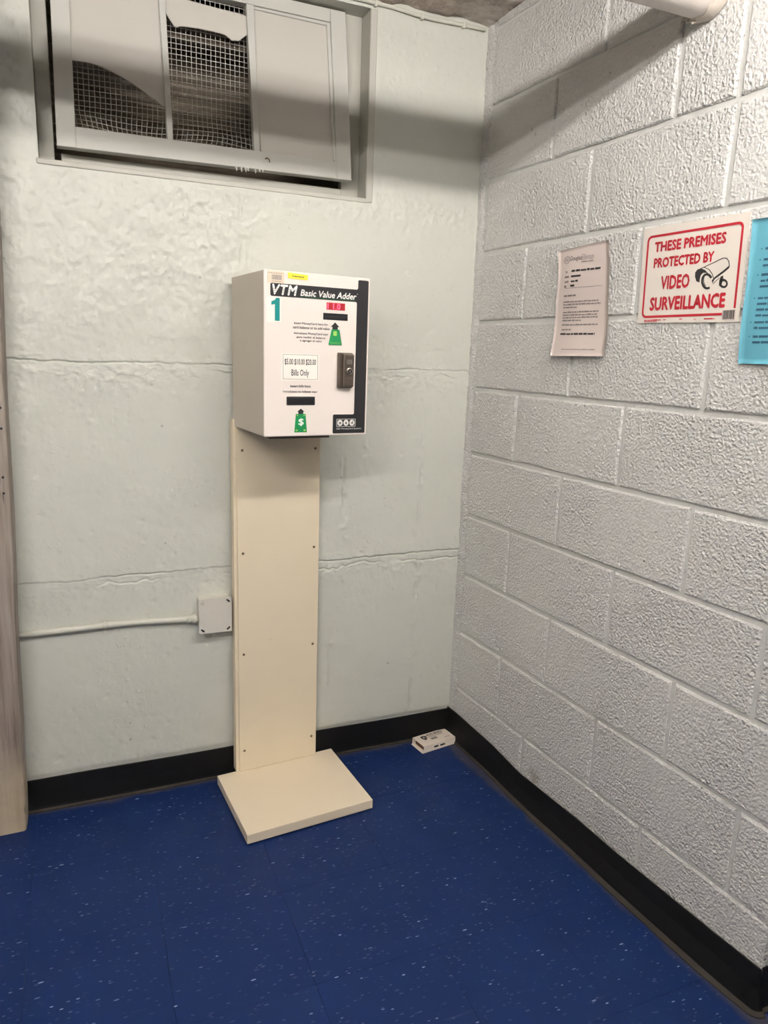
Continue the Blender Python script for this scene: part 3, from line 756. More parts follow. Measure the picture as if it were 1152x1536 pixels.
# ---- payment kiosk
def build_kiosk():
    psi = 0.0889
    R0 = Matrix.Translation((-0.8186, -0.0475, 0)) @ Matrix.Rotation(psi, 4, 'Z')
    K = empty('payment_kiosk', R0, label='cream steel pedestal kiosk carrying a white card value machine, in the corner', category='kiosk')
    # base plate: folded steel tray, x 0..W, y -D..0
    box('base_plate', (0, 0.380), (-0.308, 0.0), (0.0045, 0.033), 'base', K, 0.0016, 2)
    # pedestal, placed from its own corners
    R0i = R0.inverted()
    P0 = R0i @ Matrix.Translation((-0.757, -0.049, 0.033)) @ Matrix.Rotation(0.075, 4, 'Z')
    PW, PH = 0.258, 1.09
    box('pedestal_channel', (-0.003, PW+0.001), (0.0025, 0.031), (0, PH), 'cream', K, 0.0012, 1, matrix=P0)
    cov = box('pedestal_cover', (0.006, PW), (-0.0035, 0.0022), (0.001, PH-0.01), 'cream', K, 0.0012, 1, matrix=P0)
    for z in (0.070, 0.388, 0.702, 1.003):
        for x in (0.022, PW-0.016):
            V, Fc = tube_data([(x, -0.0034, z), (x, -0.0048, z), (x, -0.0056, z)], [0.0040, 0.0036, 0.0015], 10)
            mk('screw', V, [f[::-1] for f in Fc], 'screw', cov, smooth=True)
    # cabinet in face coordinates: x across, y up, z out of the face
    CW, CH, CD = 0.2842, 0.3985, 0.262
    c6, s6 = math.cos(0.1049), math.sin(0.1049)
    ZB = 1.1022
    org = Vector((-0.7578 + s6*0.2742, -0.020 - c6*0.2742, ZB))
    FM = frame((c6, s6, 0), (0, 0, 1), (s6, -c6, 0), org)
    FL = R0i @ FM
    cabo = mko('cabinet', box_mesh('cabinet', (0, CW), (0, CH), (-CD, -0.004), 0.0025, 2), 'cab', K, False, FL)
    def sub(name, me, mat): return mko(name, me, mat, cabo)
    def T(name, s, b, mat, **kw):
        kw.setdefault('z', 0.0009); return text(name, s, b, mat, cabo, **kw)
    sub('face_panel', box_mesh('face_panel', (-0.0005, CW+0.0005), (-0.0005, CH+0.0005), (-0.006, 0.0), 0.003, 3), 'face')
    box('mounting_bracket', (0.03, 0.20), (-0.012, -0.0), (-0.235, -0.05), 'bronze', K, 0.001, matrix=FL)
    z0, z1 = -0.0004, 0.0006
    # black band: bar across the top, upright down the right, block at the foot
    def arc(cx, cy, r, a0, a1, k=5): return [(cx+r*math.cos(math.radians(a0+(a1-a0)*i/k)), cy+r*math.sin(math.radians(a0+(a1-a0)*i/k))) for i in range(k+1)]
    blk = arc(0.0196, 0.3645, 0.0042, 180, 90) + arc(0.2450, 0.3738, 0.0048, 270, 360) + arc(0.2535, 0.3890, 0.0036, 180, 90) + arc(0.2758, 0.3890, 0.0036, 90, 0) \
        + arc(0.2764, 0.0078, 0.003, 0, -90) + arc(0.1893, 0.0078, 0.003, 270, 180) + arc(0.1900, 0.0505, 0.0036, 180, 90) + arc(0.2432, 0.0578, 0.0038, 270, 360) \
        + arc(0.2432, 0.3345, 0.0042, 0, 90) + arc(0.0196, 0.3430, 0.0042, 270, 180)
    sub('black_band', prism_mesh('black_band', blk, z0, z1), 'print_black')
    # maker title
    T('title_lettering', 'VTM', (0.0200, 0.3420, 0.0850, 0.3668), 'print_white', shear=0.22, fat=0.035, spacing=1.15)
    multi_prism('title_stripe', [rect(0.018, y, 0.085, y+0.0007) for y in (0.3475, 0.3515, 0.3555)], 0.0009, 0.0013, 'print_black', cabo)
    T('title_lettering', 'Basic Value Adder', (0.0925, 0.3435, 0.2455, 0.3592), 'print_white', shear=0.22, fat=0.022)
    sub('title_rule', prism_mesh('title_rule', rect(0.0925, 0.3412, 0.243, 0.3418), z0, 0.0009), 'green')
    sub('band_dot', prism_mesh('band_dot', ellipse(0.2478, 0.3580, 0.0009, 0.0009, 10), z0, 0.0009), 'print_white')
    # stickers
    sub('number_sticker', prism_mesh('number_sticker', rect(0.0065, 0.2780, 0.0430, 0.3370), z0, 0.0005), 'sticker')
    sub('number_lettering', prism_mesh('number_lettering', [(0.0270, 0.2815), (0.0392, 0.2815), (0.0392, 0.3350), (0.0302, 0.3350), (0.0268, 0.3300), (0.0180, 0.3262), (0.0180, 0.3180), (0.0270, 0.3205)], z0, 0.0010), 'teal')
    sub('barcode_sticker', prism_mesh('barcode_sticker', rect(0.0080, 0.3690, 0.0500, 0.3965), z0, 0.0010), 'beige')
    bars = []; x = 0.0190; rr = random.Random(4)
    while x < 0.0430:
        wd = rr.choice((0.0007, 0.0010, 0.0016)); bars.append(rect(x, 0.3765, x+wd, 0.3880)); x += wd+rr.choice((0.0007, 0.001))
    bars += [rect(0.0105+i*0.0060, 0.3910, 0.0150+i*0.0060, 0.3922) for i in range(6)] + [rect(0.019+i*0.0042, 0.3722, 0.0215+i*0.0042, 0.3738) for i in range(6)]
    multi_prism('barcode', bars, 0.0010, 0.0014, 'faint', cabo)
    sub('yellow_sticker', prism_mesh('yellow_sticker', [(0.0610, 0.3825), (0.1110, 0.3812), (0.1118, 0.3935), (0.0595, 0.3955)], z0, 0.0012), 'yellow')
    multi_prism('sticker_print', [rect(0.071+i*0.0052, 0.3872-0.0002*i, 0.0748+i*0.0052+0.0006*(i % 2), 0.3893-0.0002*i) for i in range(6)], 0.0012, 0.0016, 'ink', cabo)
    # red display and card slot
    sub('display', prism_mesh('display', rect(0.1630, 0.3155, 0.2140, 0.3328), z0, 0.0010), 'led_dim')
    T('display_digit', '1 1.0', (0.1655, 0.3172, 0.2005, 0.3310), 'led', z=0.0014)
    sub('card_slot_frame', box_mesh('card_slot_frame', (0.1545, 0.2222), (0.2908, 0.3072), (-0.002, 0.0012), 0.0006), 'black')
    sub('card_slot', box_mesh('card_slot', (0.1585, 0.2185), (0.2972, 0.3008), (0.0006, 0.0018), 0.0004), 'print_black')
    # instructions
    for s, b in (('Insert MoneyCard here for', (0.0766, 0.2748, 0.1672, 0.2815)), ('card balance or to add value', (0.0735, 0.2655, 0.1722, 0.2722)),
                 ('Introduzca MoneyCard aqui', (0.0765, 0.2508, 0.1676, 0.2578)), ('para recibir el balance', (0.0838, 0.2418, 0.1609, 0.2483)), ('o agregar el valor', (0.0920, 0.2335, 0.1520, 0.2402)),
                 ('Insert bills here', (0.0680, 0.1228, 0.1223, 0.1292)), ('Introduzca los billetes aqui', (0.0488, 0.1085, 0.1400, 0.1150))):
        T('instruction_lettering', s, b, 'ink', fat=0.012)
    # green card picture with arrow
    sub('card_arrow', prism_mesh('card_arrow', [(0.1875, 0.2855), (0.1995, 0.2742), (0.1948, 0.2742), (0.1948, 0.2655), (0.1803, 0.2655), (0.1803, 0.2742), (0.1757, 0.2742)], z0, 0.0006), 'print_black')
    sub('card_shadow', prism_mesh('card_shadow', [(0.1790, 0.2668), (0.2002, 0.2672), (0.2080, 0.2290), (0.1712, 0.2282)], z0, 0.0006), 'faint')
    sub('card_picture', prism_mesh('card_picture', [(0.1782, 0.2680), (0.1990, 0.2682), (0.2066, 0.2300), (0.1699, 0.2300)], z0, 0.0008), 'green')
    sub('card_chip', prism_mesh('card_chip', rrect(0.1828, 0.2525, 0.1925, 0.2638, 0.002), z0, 0.0011), 'chip')
    T('card_lettering', 'MoneyCard', (0.1737, 0.2325, 0.2020, 0.2368), 'chip', z=0.0012)
    # accepted bills label
    sub('bills_label', prism_mesh('bills_label', rect(0.0440, 0.1393, 0.1451, 0.2053), z0, 0.0008), 'sticker')
    ring('bills_label_border', rect(0.0482, 0.1422, 0.1416, 0.2030), rect(0.0491, 0.1431, 0.1407, 0.2021), 0.0006, 0.0011, 'faint', cabo)
    T('bills_lettering', '$5.00 $10.00 $20.00', (0.0524, 0.1762, 0.1361, 0.1926), 'ink', z=0.0012, fat=0.012)
    T('bills_lettering', 'Bills Only', (0.0705, 0.1465, 0.1175, 0.1668), 'ink', z=0.0012, fat=0.012)
    # bill slot
    sub('bill_slot_frame', box_mesh('bill_slot_frame', (0.0582, 0.1348), (0.0785, 0.0997), (-0.002, 0.0022), 0.0012), 'print_black')
    sub('bill_slot', box_mesh('bill_slot', (0.0618, 0.1312), (0.0812, 0.0952), (0.0010, 0.0028), 0.0005), 'black')
    # bill picture with arrow
    sub('bill_arrow', prism_mesh('bill_arrow', [(0.0968, 0.0695), (0.1066, 0.0618), (0.1034, 0.0618), (0.1034, 0.0545), (0.0902, 0.0545), (0.0902, 0.0618), (0.0870, 0.0618)], z0, 0.0006), 'print_black')
    sub('bill_picture', prism_mesh('bill_picture', [(0.0836, 0.0562), (0.1097, 0.0562), (0.1138, 0.0094), (0.0797, 0.0096)], z0, 0.0008), 'green')
    T('bill_lettering', '$', (0.0900, 0.0255, 0.1050, 0.0450), 'print_white', z=0.0012, fat=0.03)
    for ex, ey, ea, eb in ((0.0855, 0.0148, 0.0034, 0.0026), (0.1075, 0.0148, 0.0034, 0.0026), (0.0872, 0.0528, 0.0022, 0.0018), (0.1060, 0.0528, 0.0022, 0.0018)):
        sub('bill_corner_mark', prism_mesh('bill_corner_mark', ellipse(ex, ey, ea, eb, 12), 0.0006, 0.0012), 'chip')
    # maker mark in the black block: three discs in a box
    ring('maker_box', rect(0.1970, 0.0222, 0.2515, 0.0422), rect(0.1980, 0.0232, 0.2505, 0.0412), 0.0005, 0.0010, 'print_white', cabo)
    multi_prism('maker_disc', [ellipse(0.2070+i*0.0172, 0.0322, 0.0075, 0.0080, 18) for i in range(3)], 0.0005, 0.0010, 'print_white', cabo)
    for i, ch in enumerate('esd'):
        T('maker_letter', ch, (0.2040+i*0.0172, 0.0285, 0.2100+i*0.0172, 0.0350 if ch != 'd' else 0.0375), 'print_black', z=0.0013, fat=0.02)
    T('maker_lettering', 'ESD MoneyCard Systems', (0.1972, 0.0138, 0.2690, 0.0190), 'print_white', z=0.0010)
    # latch with key cylinder
    sub('lock_body', box_mesh('lock_body', (0.1950, 0.2350), (0.1225, 0.2115), (-0.001, 0.012), 0.0025, 2), 'bronze')
    sub('lock_handle', box_mesh('lock_handle', (0.2040, 0.2345), (0.1255, 0.2085), (0.010, 0.021), 0.003, 2), 'bronze')
    sub('lock_plate', box_mesh('lock_plate', (0.2120, 0.2278), (0.1828, 0.1950), (0.020, 0.0222), 0.0006), 'steel')
    V, Fc = tube_data([(0.2205, 0.1655, 0.019), (0.2205, 0.1655, 0.0245), (0.2205, 0.1655, 0.0252)], [0.0090, 0.0086, 0.0070], 20)
    mk('key_cylinder', V, Fc, 'steel', cabo)
    V, Fc = tube_data([(0.2205, 0.1655, 0.0245), (0.2205, 0.1655, 0.0256)], [0.0058, 0.0056], 16)
    mk('key_core', V, Fc, 'black', cabo)
    sub('keyway', box_mesh('keyway', (0.2190, 0.2220), (0.1625, 0.1685), (0.0250, 0.0262), 0.0), 'steel')
    sub('lock_recess', box_mesh('lock_recess', (0.2065, 0.2320), (0.1290, 0.1480), (0.0200, 0.0216), 0.0006), 'bronze')
build_kiosk()

# ---- junction box and its conduit
def build_junction():
    J = empty('junction_box', M_BACK @ Matrix.Translation((-0.8135, 0.5495, 0)), label='square pale grey junction box on the wall beside the pedestal', category='junction box')
    mko('box_body', prism_mesh('box_body', rrect(-0.0475, -0.0510, 0.0450, 0.0510, 0.006), 0.0, 0.034), 'jbox', J)
    mko('cover', prism_mesh('cover', rrect(-0.0485, -0.0525, 0.0465, 0.0525, 0.007), 0.034, 0.0395), 'jbox', J)
    for sx, sy, hole in ((-1, 1, 0), (1, 1, 1), (-1, -1, 1), (1, -1, 1)):
        cx, cy = sx*0.0385-0.001, sy*0.0425
        pts = stroke([(cx-sx*0.006, cy+sy*0.004), (cx, cy), (cx+sx*0.003, cy-sy*0.004)], 0.0046)
        prism('screw_slot', pts, 0.036, 0.0400, 'black' if hole else 'frame', J)
        tube('cover_screw', [(cx-sx*0.004, cy-sy*0.003, 0.039), (cx-sx*0.004, cy-sy*0.003, 0.0405)], 0.0028, 'jbox', J, 10)
    C = empty('conduit', M_BACK @ Matrix.Translation((-1.10, 0.542, 0)), label='thin painted metal conduit running along the wall into the junction box', category='conduit')
    y = [-1.352, -1.25, -1.18, -1.11, -1.04, -0.96, -0.90, -0.872]; zv = [0.5415, 0.5425, 0.5435, 0.5440, 0.5440, 0.5415, 0.5395, 0.5390]; nv = [0.011, 0.012, 0.012, 0.010, 0.011, 0.014, 0.016, 0.0165]
    tube('conduit_run', [(a+1.10, b-0.542, c) for a, b, c in zip(y, zv, nv)], 0.0088, 'conduit', C, 14)
    V, Fc = [], []
    for i in range(9):
        a = math.pi*i/8
        for x in (-0.021, -0.009): V.append((x, 0.002+0.0115*math.cos(a), 0.003+0.0175*math.sin(a)))
    for i in range(8): Fc.append((2*i, 2*i+1, 2*i+3, 2*i+2))
    st = mk('strap', V, Fc, 'conduit', C, smooth=True)
    m = st.modifiers.new('thick', 'SOLIDIFY'); m.thickness = 0.0016; m.offset = 1
    box('strap_foot', (-0.021, -0.009), (-0.026, -0.008), (0.0, 0.003), 'conduit', C, 0.001)
    tube('connector', [(0.205, -0.003, 0.016), (0.222, -0.003, 0.0165), (0.2225, -0.003, 0.0165), (0.238, -0.003, 0.0165)], [0.0118, 0.0118, 0.0140, 0.0140], 'conduit', C, 14)
    tube('connector_screw', [(0.214, -0.006, 0.026), (0.214, -0.0065, 0.0300)], 0.0034, 'conduit', C, 8)
build_junction()

# ---- painted cable along the top of the wall
cz = [(-0.53, 2.236), (-0.47, 2.239), (-0.42, 2.241), (-0.37, 2.2405), (-0.30, 2.240), (-0.24, 2.236), (-0.18, 2.234), (-0.12, 2.236), (-0.06, 2.238), (-0.012, 2.238)]
cab = empty('painted_cable', M_BACK @ Matrix.Translation((-0.27, 2.236, 0)), label='thin painted cable fixed along the top of the concrete wall', category='cable')
tube('cable_run', [(x+0.27, z-2.236, 0.0065) for x, z in cz], 0.0052, 'conduit', cab, 8)
for x, z in ((-0.355, 2.240), (-0.085, 2.237), (-0.215, 2.235)):
    box('cable_clip', (x+0.27-0.004, x+0.27+0.004), (z-2.236-0.009, z-2.236+0.007), (0.0, 0.0135), 'conduit', cab, 0.0015)

# ---- small open carton on the floor
def build_carton():
    Cn = empty('small_carton', Matrix.Translation((-0.1500, -0.0295, 0)) @ Matrix.Rotation(0.170, 4, 'Z'), label='small white printed carton with an open end, lying on the floor in the corner', category='box')
    W_, D_, T_, t = 0.138, 0.068, 0.0225, 0.0010
    sk = 0.004     # the sleeve leans a little
    def panel(name, pts, mat='card'):
        n = len(pts); a, b, c = (Vector(p) for p in pts[:3]); nn = (b-a).cross(c-a).normalized()*t
        V = [Vector(p) for p in pts] + [Vector(p)-nn for p in pts]
        return mk(name, V, [(0, 1, 2, 3), (7, 6, 5, 4)] + [(i, 4+i, 4+(i+1) % 4, (i+1) % 4) for i in range(4)], mat, Cn)
    top = panel('top_panel', [(0.004, -D_+sk, T_), (W_, -D_+sk, T_), (W_, sk, T_), (0.004, sk, T_)])
    panel('front_panel', [(0, -D_, 0.0005), (W_, -D_, 0.0005), (W_, -D_+sk, T_), (0.004, -D_+sk, T_)])
    panel('back_panel', [(W_, 0, 0.0005), (0, 0, 0.0005), (0.004, sk, T_), (W_, sk, T_)])
    panel('bottom_panel', [(-0.004, 0, 0.0012), (W_, 0, 0.0012), (W_, -D_, 0.0012), (-0.004, -D_, 0.0012)])
    panel('end_flap', [(W_, -D_, 0.0005), (W_, 0, 0.0005), (W_+0.003, sk-0.006, T_*0.92), (W_+0.003, -D_+sk+0.012, T_*0.92)])
    panel('inner_card', [(0.012, -D_+0.006, 0.002), (0.012, -0.006, 0.002), (0.012, -0.004, T_-0.002), (0.012, -D_+0.008, T_-0.002)], 'cardin')
    zt = T_+0.0004
    sh = [(0.026, -0.012), (0.036, -0.008), (0.048, -0.012), (0.047, -0.024), (0.042, -0.031), (0.036, -0.036), (0.031, -0.031), (0.027, -0.024)]
    sh = [(x+0.001, y+0.004) for x, y in sh]
    mko('shield_mark', prism_mesh('shield_mark', sh, T_-0.0002, zt), 'ink', top)
    text('shield_letter', 'A', (0.0325, -0.023, 0.0425, -0.009), 'card', top, z=zt+0.0003)
    text('lettering', 'ASSURED', (0.051, -0.0150, 0.118, -0.0018), 'ink', top, z=zt, fat=0.025)
    dash = lambda x0, x1, y, h, k: [rect(x0+(x1-x0)*i/k, y, x0+(x1-x0)*(i+0.75)/k, y+h) for i in range(k)]
    multi_prism('small_print', dash(0.053, 0.116, -0.0215, 0.0028, 9), T_-0.0002, zt, 'faint', top)
    multi_prism('small_print', dash(0.056, 0.082, -0.0315, 0.0035, 4) + dash(0.056, 0.082, -0.0385, 0.0050, 3), T_-0.0002, zt, 'ink', top)
    multi_prism('small_print', dash(0.104, 0.126, -0.0480, 0.0026, 4), T_-0.0002, zt, 'faint', top)
    multi_prism('side_print', [rect(0.045, -0.0, 0.062, 0.006), rect(0.070, 0.0, 0.09, 0.005)], 0, 0.0004, 'ink', top,
                matrix=Matrix.Translation((0, -D_-0.0002, 0.010)) @ Matrix.Rotation(math.radians(80), 4, 'X'))
build_carton()

# ---- papers on the block wall
def sheet(name, left, right, zs, fn, mat, parent, ns=8, t=0.0006):
    """a thin sheet between two edge curves; fn(s, z) is its stand-off from the wall"""
    V, Fc = [], []; nz = len(zs)
    for side in (0, 1):
        for z in zs:
            a, b = float(np.interp(-z, [-q[1] for q in left], [q[0] for q in left])), float(np.interp(-z, [-q[1] for q in right], [q[0] for q in right]))
            for i in range(ns+1):
                s = a+(b-a)*i/ns; V.append((s, z, fn(s, z)-side*t))
    n = ns+1; off = n*nz
    for j in range(nz-1):
        for i in range(ns):
            q = (j*n+i, j*n+i+1, (j+1)*n+i+1, (j+1)*n+i)
            Fc.append(q[::-1]); Fc.append(tuple(k+off for k in q))
    rim = [i for i in range(n)] + [j*n+ns for j in range(1, nz)] + [(nz-1)*n+i for i in range(ns-1, -1, -1)] + [j*n for j in range(nz-2, 0, -1)]
    for a, b in zip(rim, rim[1:]+rim[:1]): Fc.append((a, b, b+off, a+off))
    return mk(name, V, Fc, mat, parent, smooth=False)
def dashes(rows, fn, z=0.0005, seed=1):
    """printed words too small to read: rows of (s0, s1, z, height, mean word length)"""
    rr = random.Random(seed); V, Fc = [], []
    for s0, s1, zz, h, wl in rows:
        s = s0
        while s < s1-0.0008:
            e = min(s1, s+wl*rr.uniform(0.5, 1.5)); n = max(1, int((e-s)/0.012)); hh = h*rr.uniform(0.8, 1.1)
            b = len(V)
            for i in range(n+1):
                x = s+(e-s)*i/n; V += [(x, zz, fn(x, zz)+z), (x, zz+hh, fn(x, zz+hh)+z)]
            for i in range(n): Fc.append((b+2*i, b+2*i+2, b+2*i+3, b+2*i+1))
            s = e+h*0.45
    return V, Fc

def build_notice():
    Rt = empty('notice_sheet', M_RIGHT, label='white typed notice sheet taped to the block wall, curling at its lower edge', category='notice')
    fn = lambda s, z: 0.0085+0.0030*math.sin((s-0.39)*24)*(0.4+0.6*math.sin((z-1.32)*11)) + 0.009*max(0, (1.40-z)/0.08)**2*(0.6+0.4*math.sin((s-0.4)*14)) + 0.002*math.sin(z*30)
    left = [(0.3995, 1.592), (0.406, 1.56), (0.4125, 1.528), (0.4115, 1.49), (0.408, 1.45), (0.409, 1.40), (0.410, 1.325)]
    right = [(0.576, 1.600), (0.588, 1.54), (0.592, 1.505), (0.594, 1.45), (0.599, 1.40), (0.606, 1.327)]
    V, Fc = [], []
    ns, nz = 14, 28; t = 0.0006
    for side in (0, 1):
        for j in range(nz+1):
            v = j/nz
            zl, zr = 1.592-(1.592-1.325)*v, 1.600-(1.600-1.327)*v
            a = float(np.interp(-zl, [-q[1] for q in left], [q[0] for q in left])); b = float(np.interp(-zr, [-q[1] for q in right], [q[0] for q in right]))
            for i in range(ns+1):
                f = i/ns; s, z = a+(b-a)*f, zl+(zr-zl)*f; V.append((s, z, fn(s, z)-side*t))
    n = ns+1; off = n*(nz+1)
    for j in range(nz):
        for i in range(ns):
            q = (j*n+i, (j+1)*n+i, (j+1)*n+i+1, j*n+i+1); Fc += [q, tuple(k+off for k in q[::-1])]
    rim = list(range(n)) + [j*n+ns for j in range(1, nz+1)] + [nz*n+i for i in range(ns-1, -1, -1)] + [j*n for j in range(nz-1, 0, -1)]
    for a, b in zip(rim, rim[1:]+rim[:1]): Fc.append((b, a, a+off, b+off))
    mk('sheet', V, Fc, 'paper', Rt, smooth=True)
    z = 0.0006
    # letterhead: round mark and name
    o = ellipse(0.4405, 1.5655, 0.0110, 0.0100, 20); i_ = ellipse(0.4405, 1.5655, 0.0092, 0.0083, 20)
    V = [(x, y, fn(x, y)+z) for x, y in o+i_]; mk('letterhead_mark', V, [(k, (k+1) % 20, 20+(k+1) % 20, 20+k) for k in range(20)], 'faint', Rt)
    text('letterhead_mark', 'DE', (0.4350, 1.5610, 0.4460, 1.5700), 'faint', Rt, z=z, fn=fn)
    text('letterhead_lettering', 'Douglas', (0.4535, 1.5590, 0.4920, 1.5735), 'ink', Rt, z=z, fn=fn)
    text('letterhead_lettering', 'Elliman', (0.4925, 1.5610, 0.5340, 1.5750), 'faint', Rt, z=z, fn=fn)
    V, Fc = dashes([(0.494, 0.534, 1.5555, 0.0026, 0.012)], fn, z, 2); mk('letterhead_line', V, Fc, 'faint', Rt)
    # memo head
    for lab, zz, s1 in (('TO:', 1.5325, 0.4485), ('FROM:', 1.5205, 0.4560), ('DATE:', 1.5085, 0.4560), ('RE:', 1.4975, 0.4490)):
        text('memo_lettering', lab, (0.4405, zz, s1, zz+0.0052), 'ink', Rt, z=z, fn=fn, fat=0.03)
    rows = [(0.463, 0.561, 1.5345, 0.0052, 0.017), (0.463, 0.497, 1.5215, 0.0050, 0.04), (0.464, 0.489, 1.5095, 0.0046, 0.012), (0.463, 0.478, 1.4985, 0.0050, 0.02)]
    V, Fc = dashes(rows, fn, z, 3); mk('memo_print', V, Fc, 'ink', Rt)
    V, Fc = dashes([(0.442, 0.572, 1.4950, 0.0012, 9)], fn, z, 4); mk('memo_rule', V, Fc, 'faint', Rt)
    rows = [(0.441, 0.485, 1.4745, 0.0040, 0.012)]
    for zz, e in ((1.4600, 0.562), (1.4530, 0.570), (1.4460, 0.492), (1.4340, 0.566), (1.4270, 0.560), (1.4205, 0.564), (1.4135, 0.508), (1.4025, 0.566), (1.3905, 0.476)):
        rows.append((0.440, e, zz, 0.0034, 0.011))
    V, Fc = dashes(rows, fn, z, 5); mk('body_print', V, Fc, 'faint', Rt)
    V, Fc = dashes([(0.437, 0.560, 1.3790, 0.0046, 0.016)], fn, z, 6); mk('bold_print', V, Fc, 'ink', Rt)
    V, Fc = dashes([(0.452, 0.573, 1.3415, 0.0022, 0.015)], fn, z, 7); mk('footer_print', V, Fc, 'faint', Rt)
build_notice()

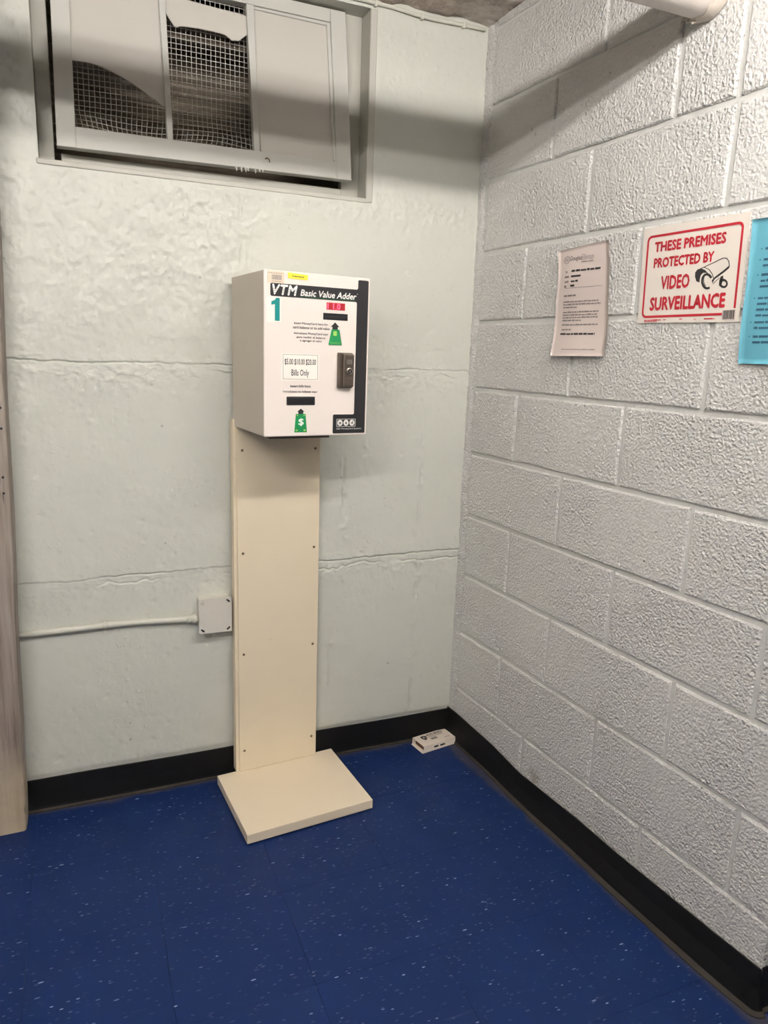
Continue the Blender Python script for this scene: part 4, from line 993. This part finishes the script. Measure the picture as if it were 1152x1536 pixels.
def build_sign():
    # sheet corners measured on the wall; the board leans a hair
    S = empty('warning_sign', M_RIGHT, label='white and red video surveillance warning sign on the block wall', category='sign')
    n0 = 0.003
    prism('board', [(0.6925, 1.4045), (0.9565, 1.4010), (0.9510, 1.6085), (0.6830, 1.6110)], n0-0.0022, n0, 'sign', S)
    z0, z1 = n0-0.0002, n0+0.0006
    lean = lambda z: -0.038*(z-1.415)      # the print leans with the board
    def P(s, z): return (s+lean(z), z)
    # red rounded border, open where the barcode sits
    o = rrect(0.7030, 1.4150, 0.9470, 1.5935, 0.012); w_ = 0.0050
    i_ = rrect(0.7030+w_, 1.4150+w_, 0.9470-w_, 1.5935-w_, 0.008)
    O = [P(*q) for q in o]; I = [P(*q) for q in i_]
    # order: start at bottom right corner arc (dropped), go round
    V = [(x, y, z1) for x, y in O[6:]+[P(0.9165, 1.4150)]] + [(x, y, z1) for x, y in I[6:]+[P(0.9165, 1.4150+w_)]]
    # right side starts above the barcode
    V = [(*P(0.9470, 1.4285), z1)] + V[:len(V)//2] + [(*P(0.9470-w_, 1.4285), z1)] + V[len(V)//2:]
    h = len(V)//2
    mk('border', V, [(k, k+1, h+k+1, h+k) for k in range(h-1)], 'red', S)
    def T(s, b, slope=0.0, fat=0.042):
        me = text_mesh('lettering', s, *b, z=z1, fat=fat, slope=slope)
        for v in me.vertices: v.co.x += lean(v.co.y)
        mko('lettering', me, 'red', S)
    T('THESE PREMISES', (0.7255, 1.5560, 0.9095, 1.5785))
    T('PROTECTED BY', (0.7265, 1.5220, 0.8845, 1.5440))
    T('VIDEO', (0.7510, 1.4745, 0.8285, 1.5045), 0, 0.036)
    T('SURVEILLANCE', (0.7245, 1.4300, 0.9215, 1.4600), 0, 0.042)
    # camera pictogram
    def C(x, y): return (0.838+0.000473*(x-780)+0.0000706*(y-375), 1.506-0.0000386*(x-780)-0.00039*(y-375))
    ell = lambda cx, cy, rx, ry, k=24, a0=0, a1=360: [C(cx+rx*math.cos(math.radians(a0+(a1-a0)*i/k)), cy+ry*math.sin(math.radians(a0+(a1-a0)*i/k))) for i in range(k+1)]
    multi_prism('camera_mark', [
        stroke([C(800, 362), C(860, 335), C(925, 305), C(942, 306), C(953, 320), C(956, 348)], 0.0013),
        stroke([C(828, 352), C(852, 362), C(868, 385), C(876, 410)], 0.0012),
        [C(866, 418), C(885, 398), C(925, 368), C(956, 342), C(954, 356), C(925, 380), C(880, 412), C(868, 432)],
        [C(784, 425), C(777, 400), C(779, 378), C(792, 362), C(812, 358), C(832, 366), C(848, 384), C(836, 380), C(820, 380), C(808, 392), C(802, 412), C(800, 430)],
        stroke(ell(840, 424, 26, 36, 24, 60, 330), 0.0046),
        stroke(ell(833, 420, 10, 26, 16, 90, 270), 0.0014),
        stroke([C(870, 436), C(905, 405)], 0.0010),
        [C(912, 398), C(924, 394), C(922, 415), C(914, 440), C(902, 446), C(904, 420)],
    ], n0, z1, 'ink', S)
    ring('camera_mark', ell(924, 433, 22, 24, 19)[:19], ell(926, 434, 12, 12, 19)[:19], n0, z1, 'ink', S)
    # barcode sticker
    prism('barcode_sticker', [P(0.9165, 1.4055), P(0.9485, 1.4055), P(0.9485, 1.4255), P(0.9165, 1.4255)], n0-0.0002, z1+0.0002, 'paper', S)
    bars = []; x = 0.9195; rr = random.Random(8)
    while x < 0.9465:
        wd = rr.choice((0.0008, 0.0012, 0.0022)); bars.append([P(x, 1.4070), P(x+wd, 1.4070), P(x+wd, 1.4245), P(x, 1.4245)]); x += wd+rr.choice((0.0008, 0.0012))
    multi_prism('barcode', bars, z1, z1+0.0006, 'ink', S)
    flat = lambda s, z: z1
    V, Fc = dashes([(0.7120, 0.7600, 1.4088, 0.0024, 0.010), (0.7120, 0.7500, 1.4062, 0.0018, 0.009), (0.766, 0.774, 1.4092, 0.0016, 0.01), (0.810, 0.818, 1.4092, 0.0018, 0.01), (0.848, 0.854, 1.4085, 0.0016, 0.008), (0.874, 0.900, 1.4078, 0.0026, 0.020)], flat, 0.0, 4)
    mk('fine_print', V, Fc, 'red', S, kind='stuff')
build_sign()

def build_blue():
    Bn = empty('blue_notice', M_RIGHT, label='light blue printed rules sheet on the block wall, cut off at the right', category='notice')
    fn = lambda s, z: 0.0085+0.003*math.sin((s-0.95)*30+z*9)+0.0035*max(0, (1.45-z)/0.13)*math.sin((s-0.96)*40+(1.45-z)*25)
    V, Fc = [], []; ns, nz = 14, 26; t = 0.0006
    le = [(0.9630, 1.5915), (0.9665, 1.548), (0.9685, 1.506), (0.9695, 1.405), (0.9715, 1.320)]
    for side in (0, 1):
        for j in range(nz+1):
            z = 1.5915-(1.5915-1.320)*j/nz; a = float(np.interp(-z, [-q[1] for q in le], [q[0] for q in le]))
            for i in range(ns+1):
                s = a+0.205*i/ns; V.append((s, z+0.001*i/ns, fn(s, z)-side*t))
    n = ns+1; off = n*(nz+1)
    for j in range(nz):
        for i in range(ns):
            q = (j*n+i, (j+1)*n+i, (j+1)*n+i+1, j*n+i+1); Fc += [q, tuple(k+off for k in q[::-1])]
    rim = list(range(n)) + [j*n+ns for j in range(1, nz+1)] + [nz*n+i for i in range(ns-1, -1, -1)] + [j*n for j in range(nz-1, 0, -1)]
    for a, b in zip(rim, rim[1:]+rim[:1]): Fc.append((b, a, a+off, b+off))
    mk('sheet', V, Fc, 'blue', Bn, smooth=True)
    rows, bul = [], []
    for zz, k in ((1.5330, 1), (1.5130, 2), (1.4850, 3), (1.4420, 4), (1.3970, 2), (1.3700, 2)):
        b0 = 0.9905
        bul.append((b0, b0+0.0024, zz+0.001, 0.0028, 0.01))
        for i in range(k): rows.append((b0+0.0085, 1.155-0.02*((i*7+k) % 3), zz-0.0108*i, 0.0042, 0.014))
    V, Fc = dashes(rows, fn, 0.0006, 21); mk('rules_print', V, Fc, 'blueink', Bn)
    for b_ in bul:
        V, Fc = dashes([b_], fn, 0.0006, 22); mk('bullet', V, Fc, 'blueink', Bn)
build_blue()
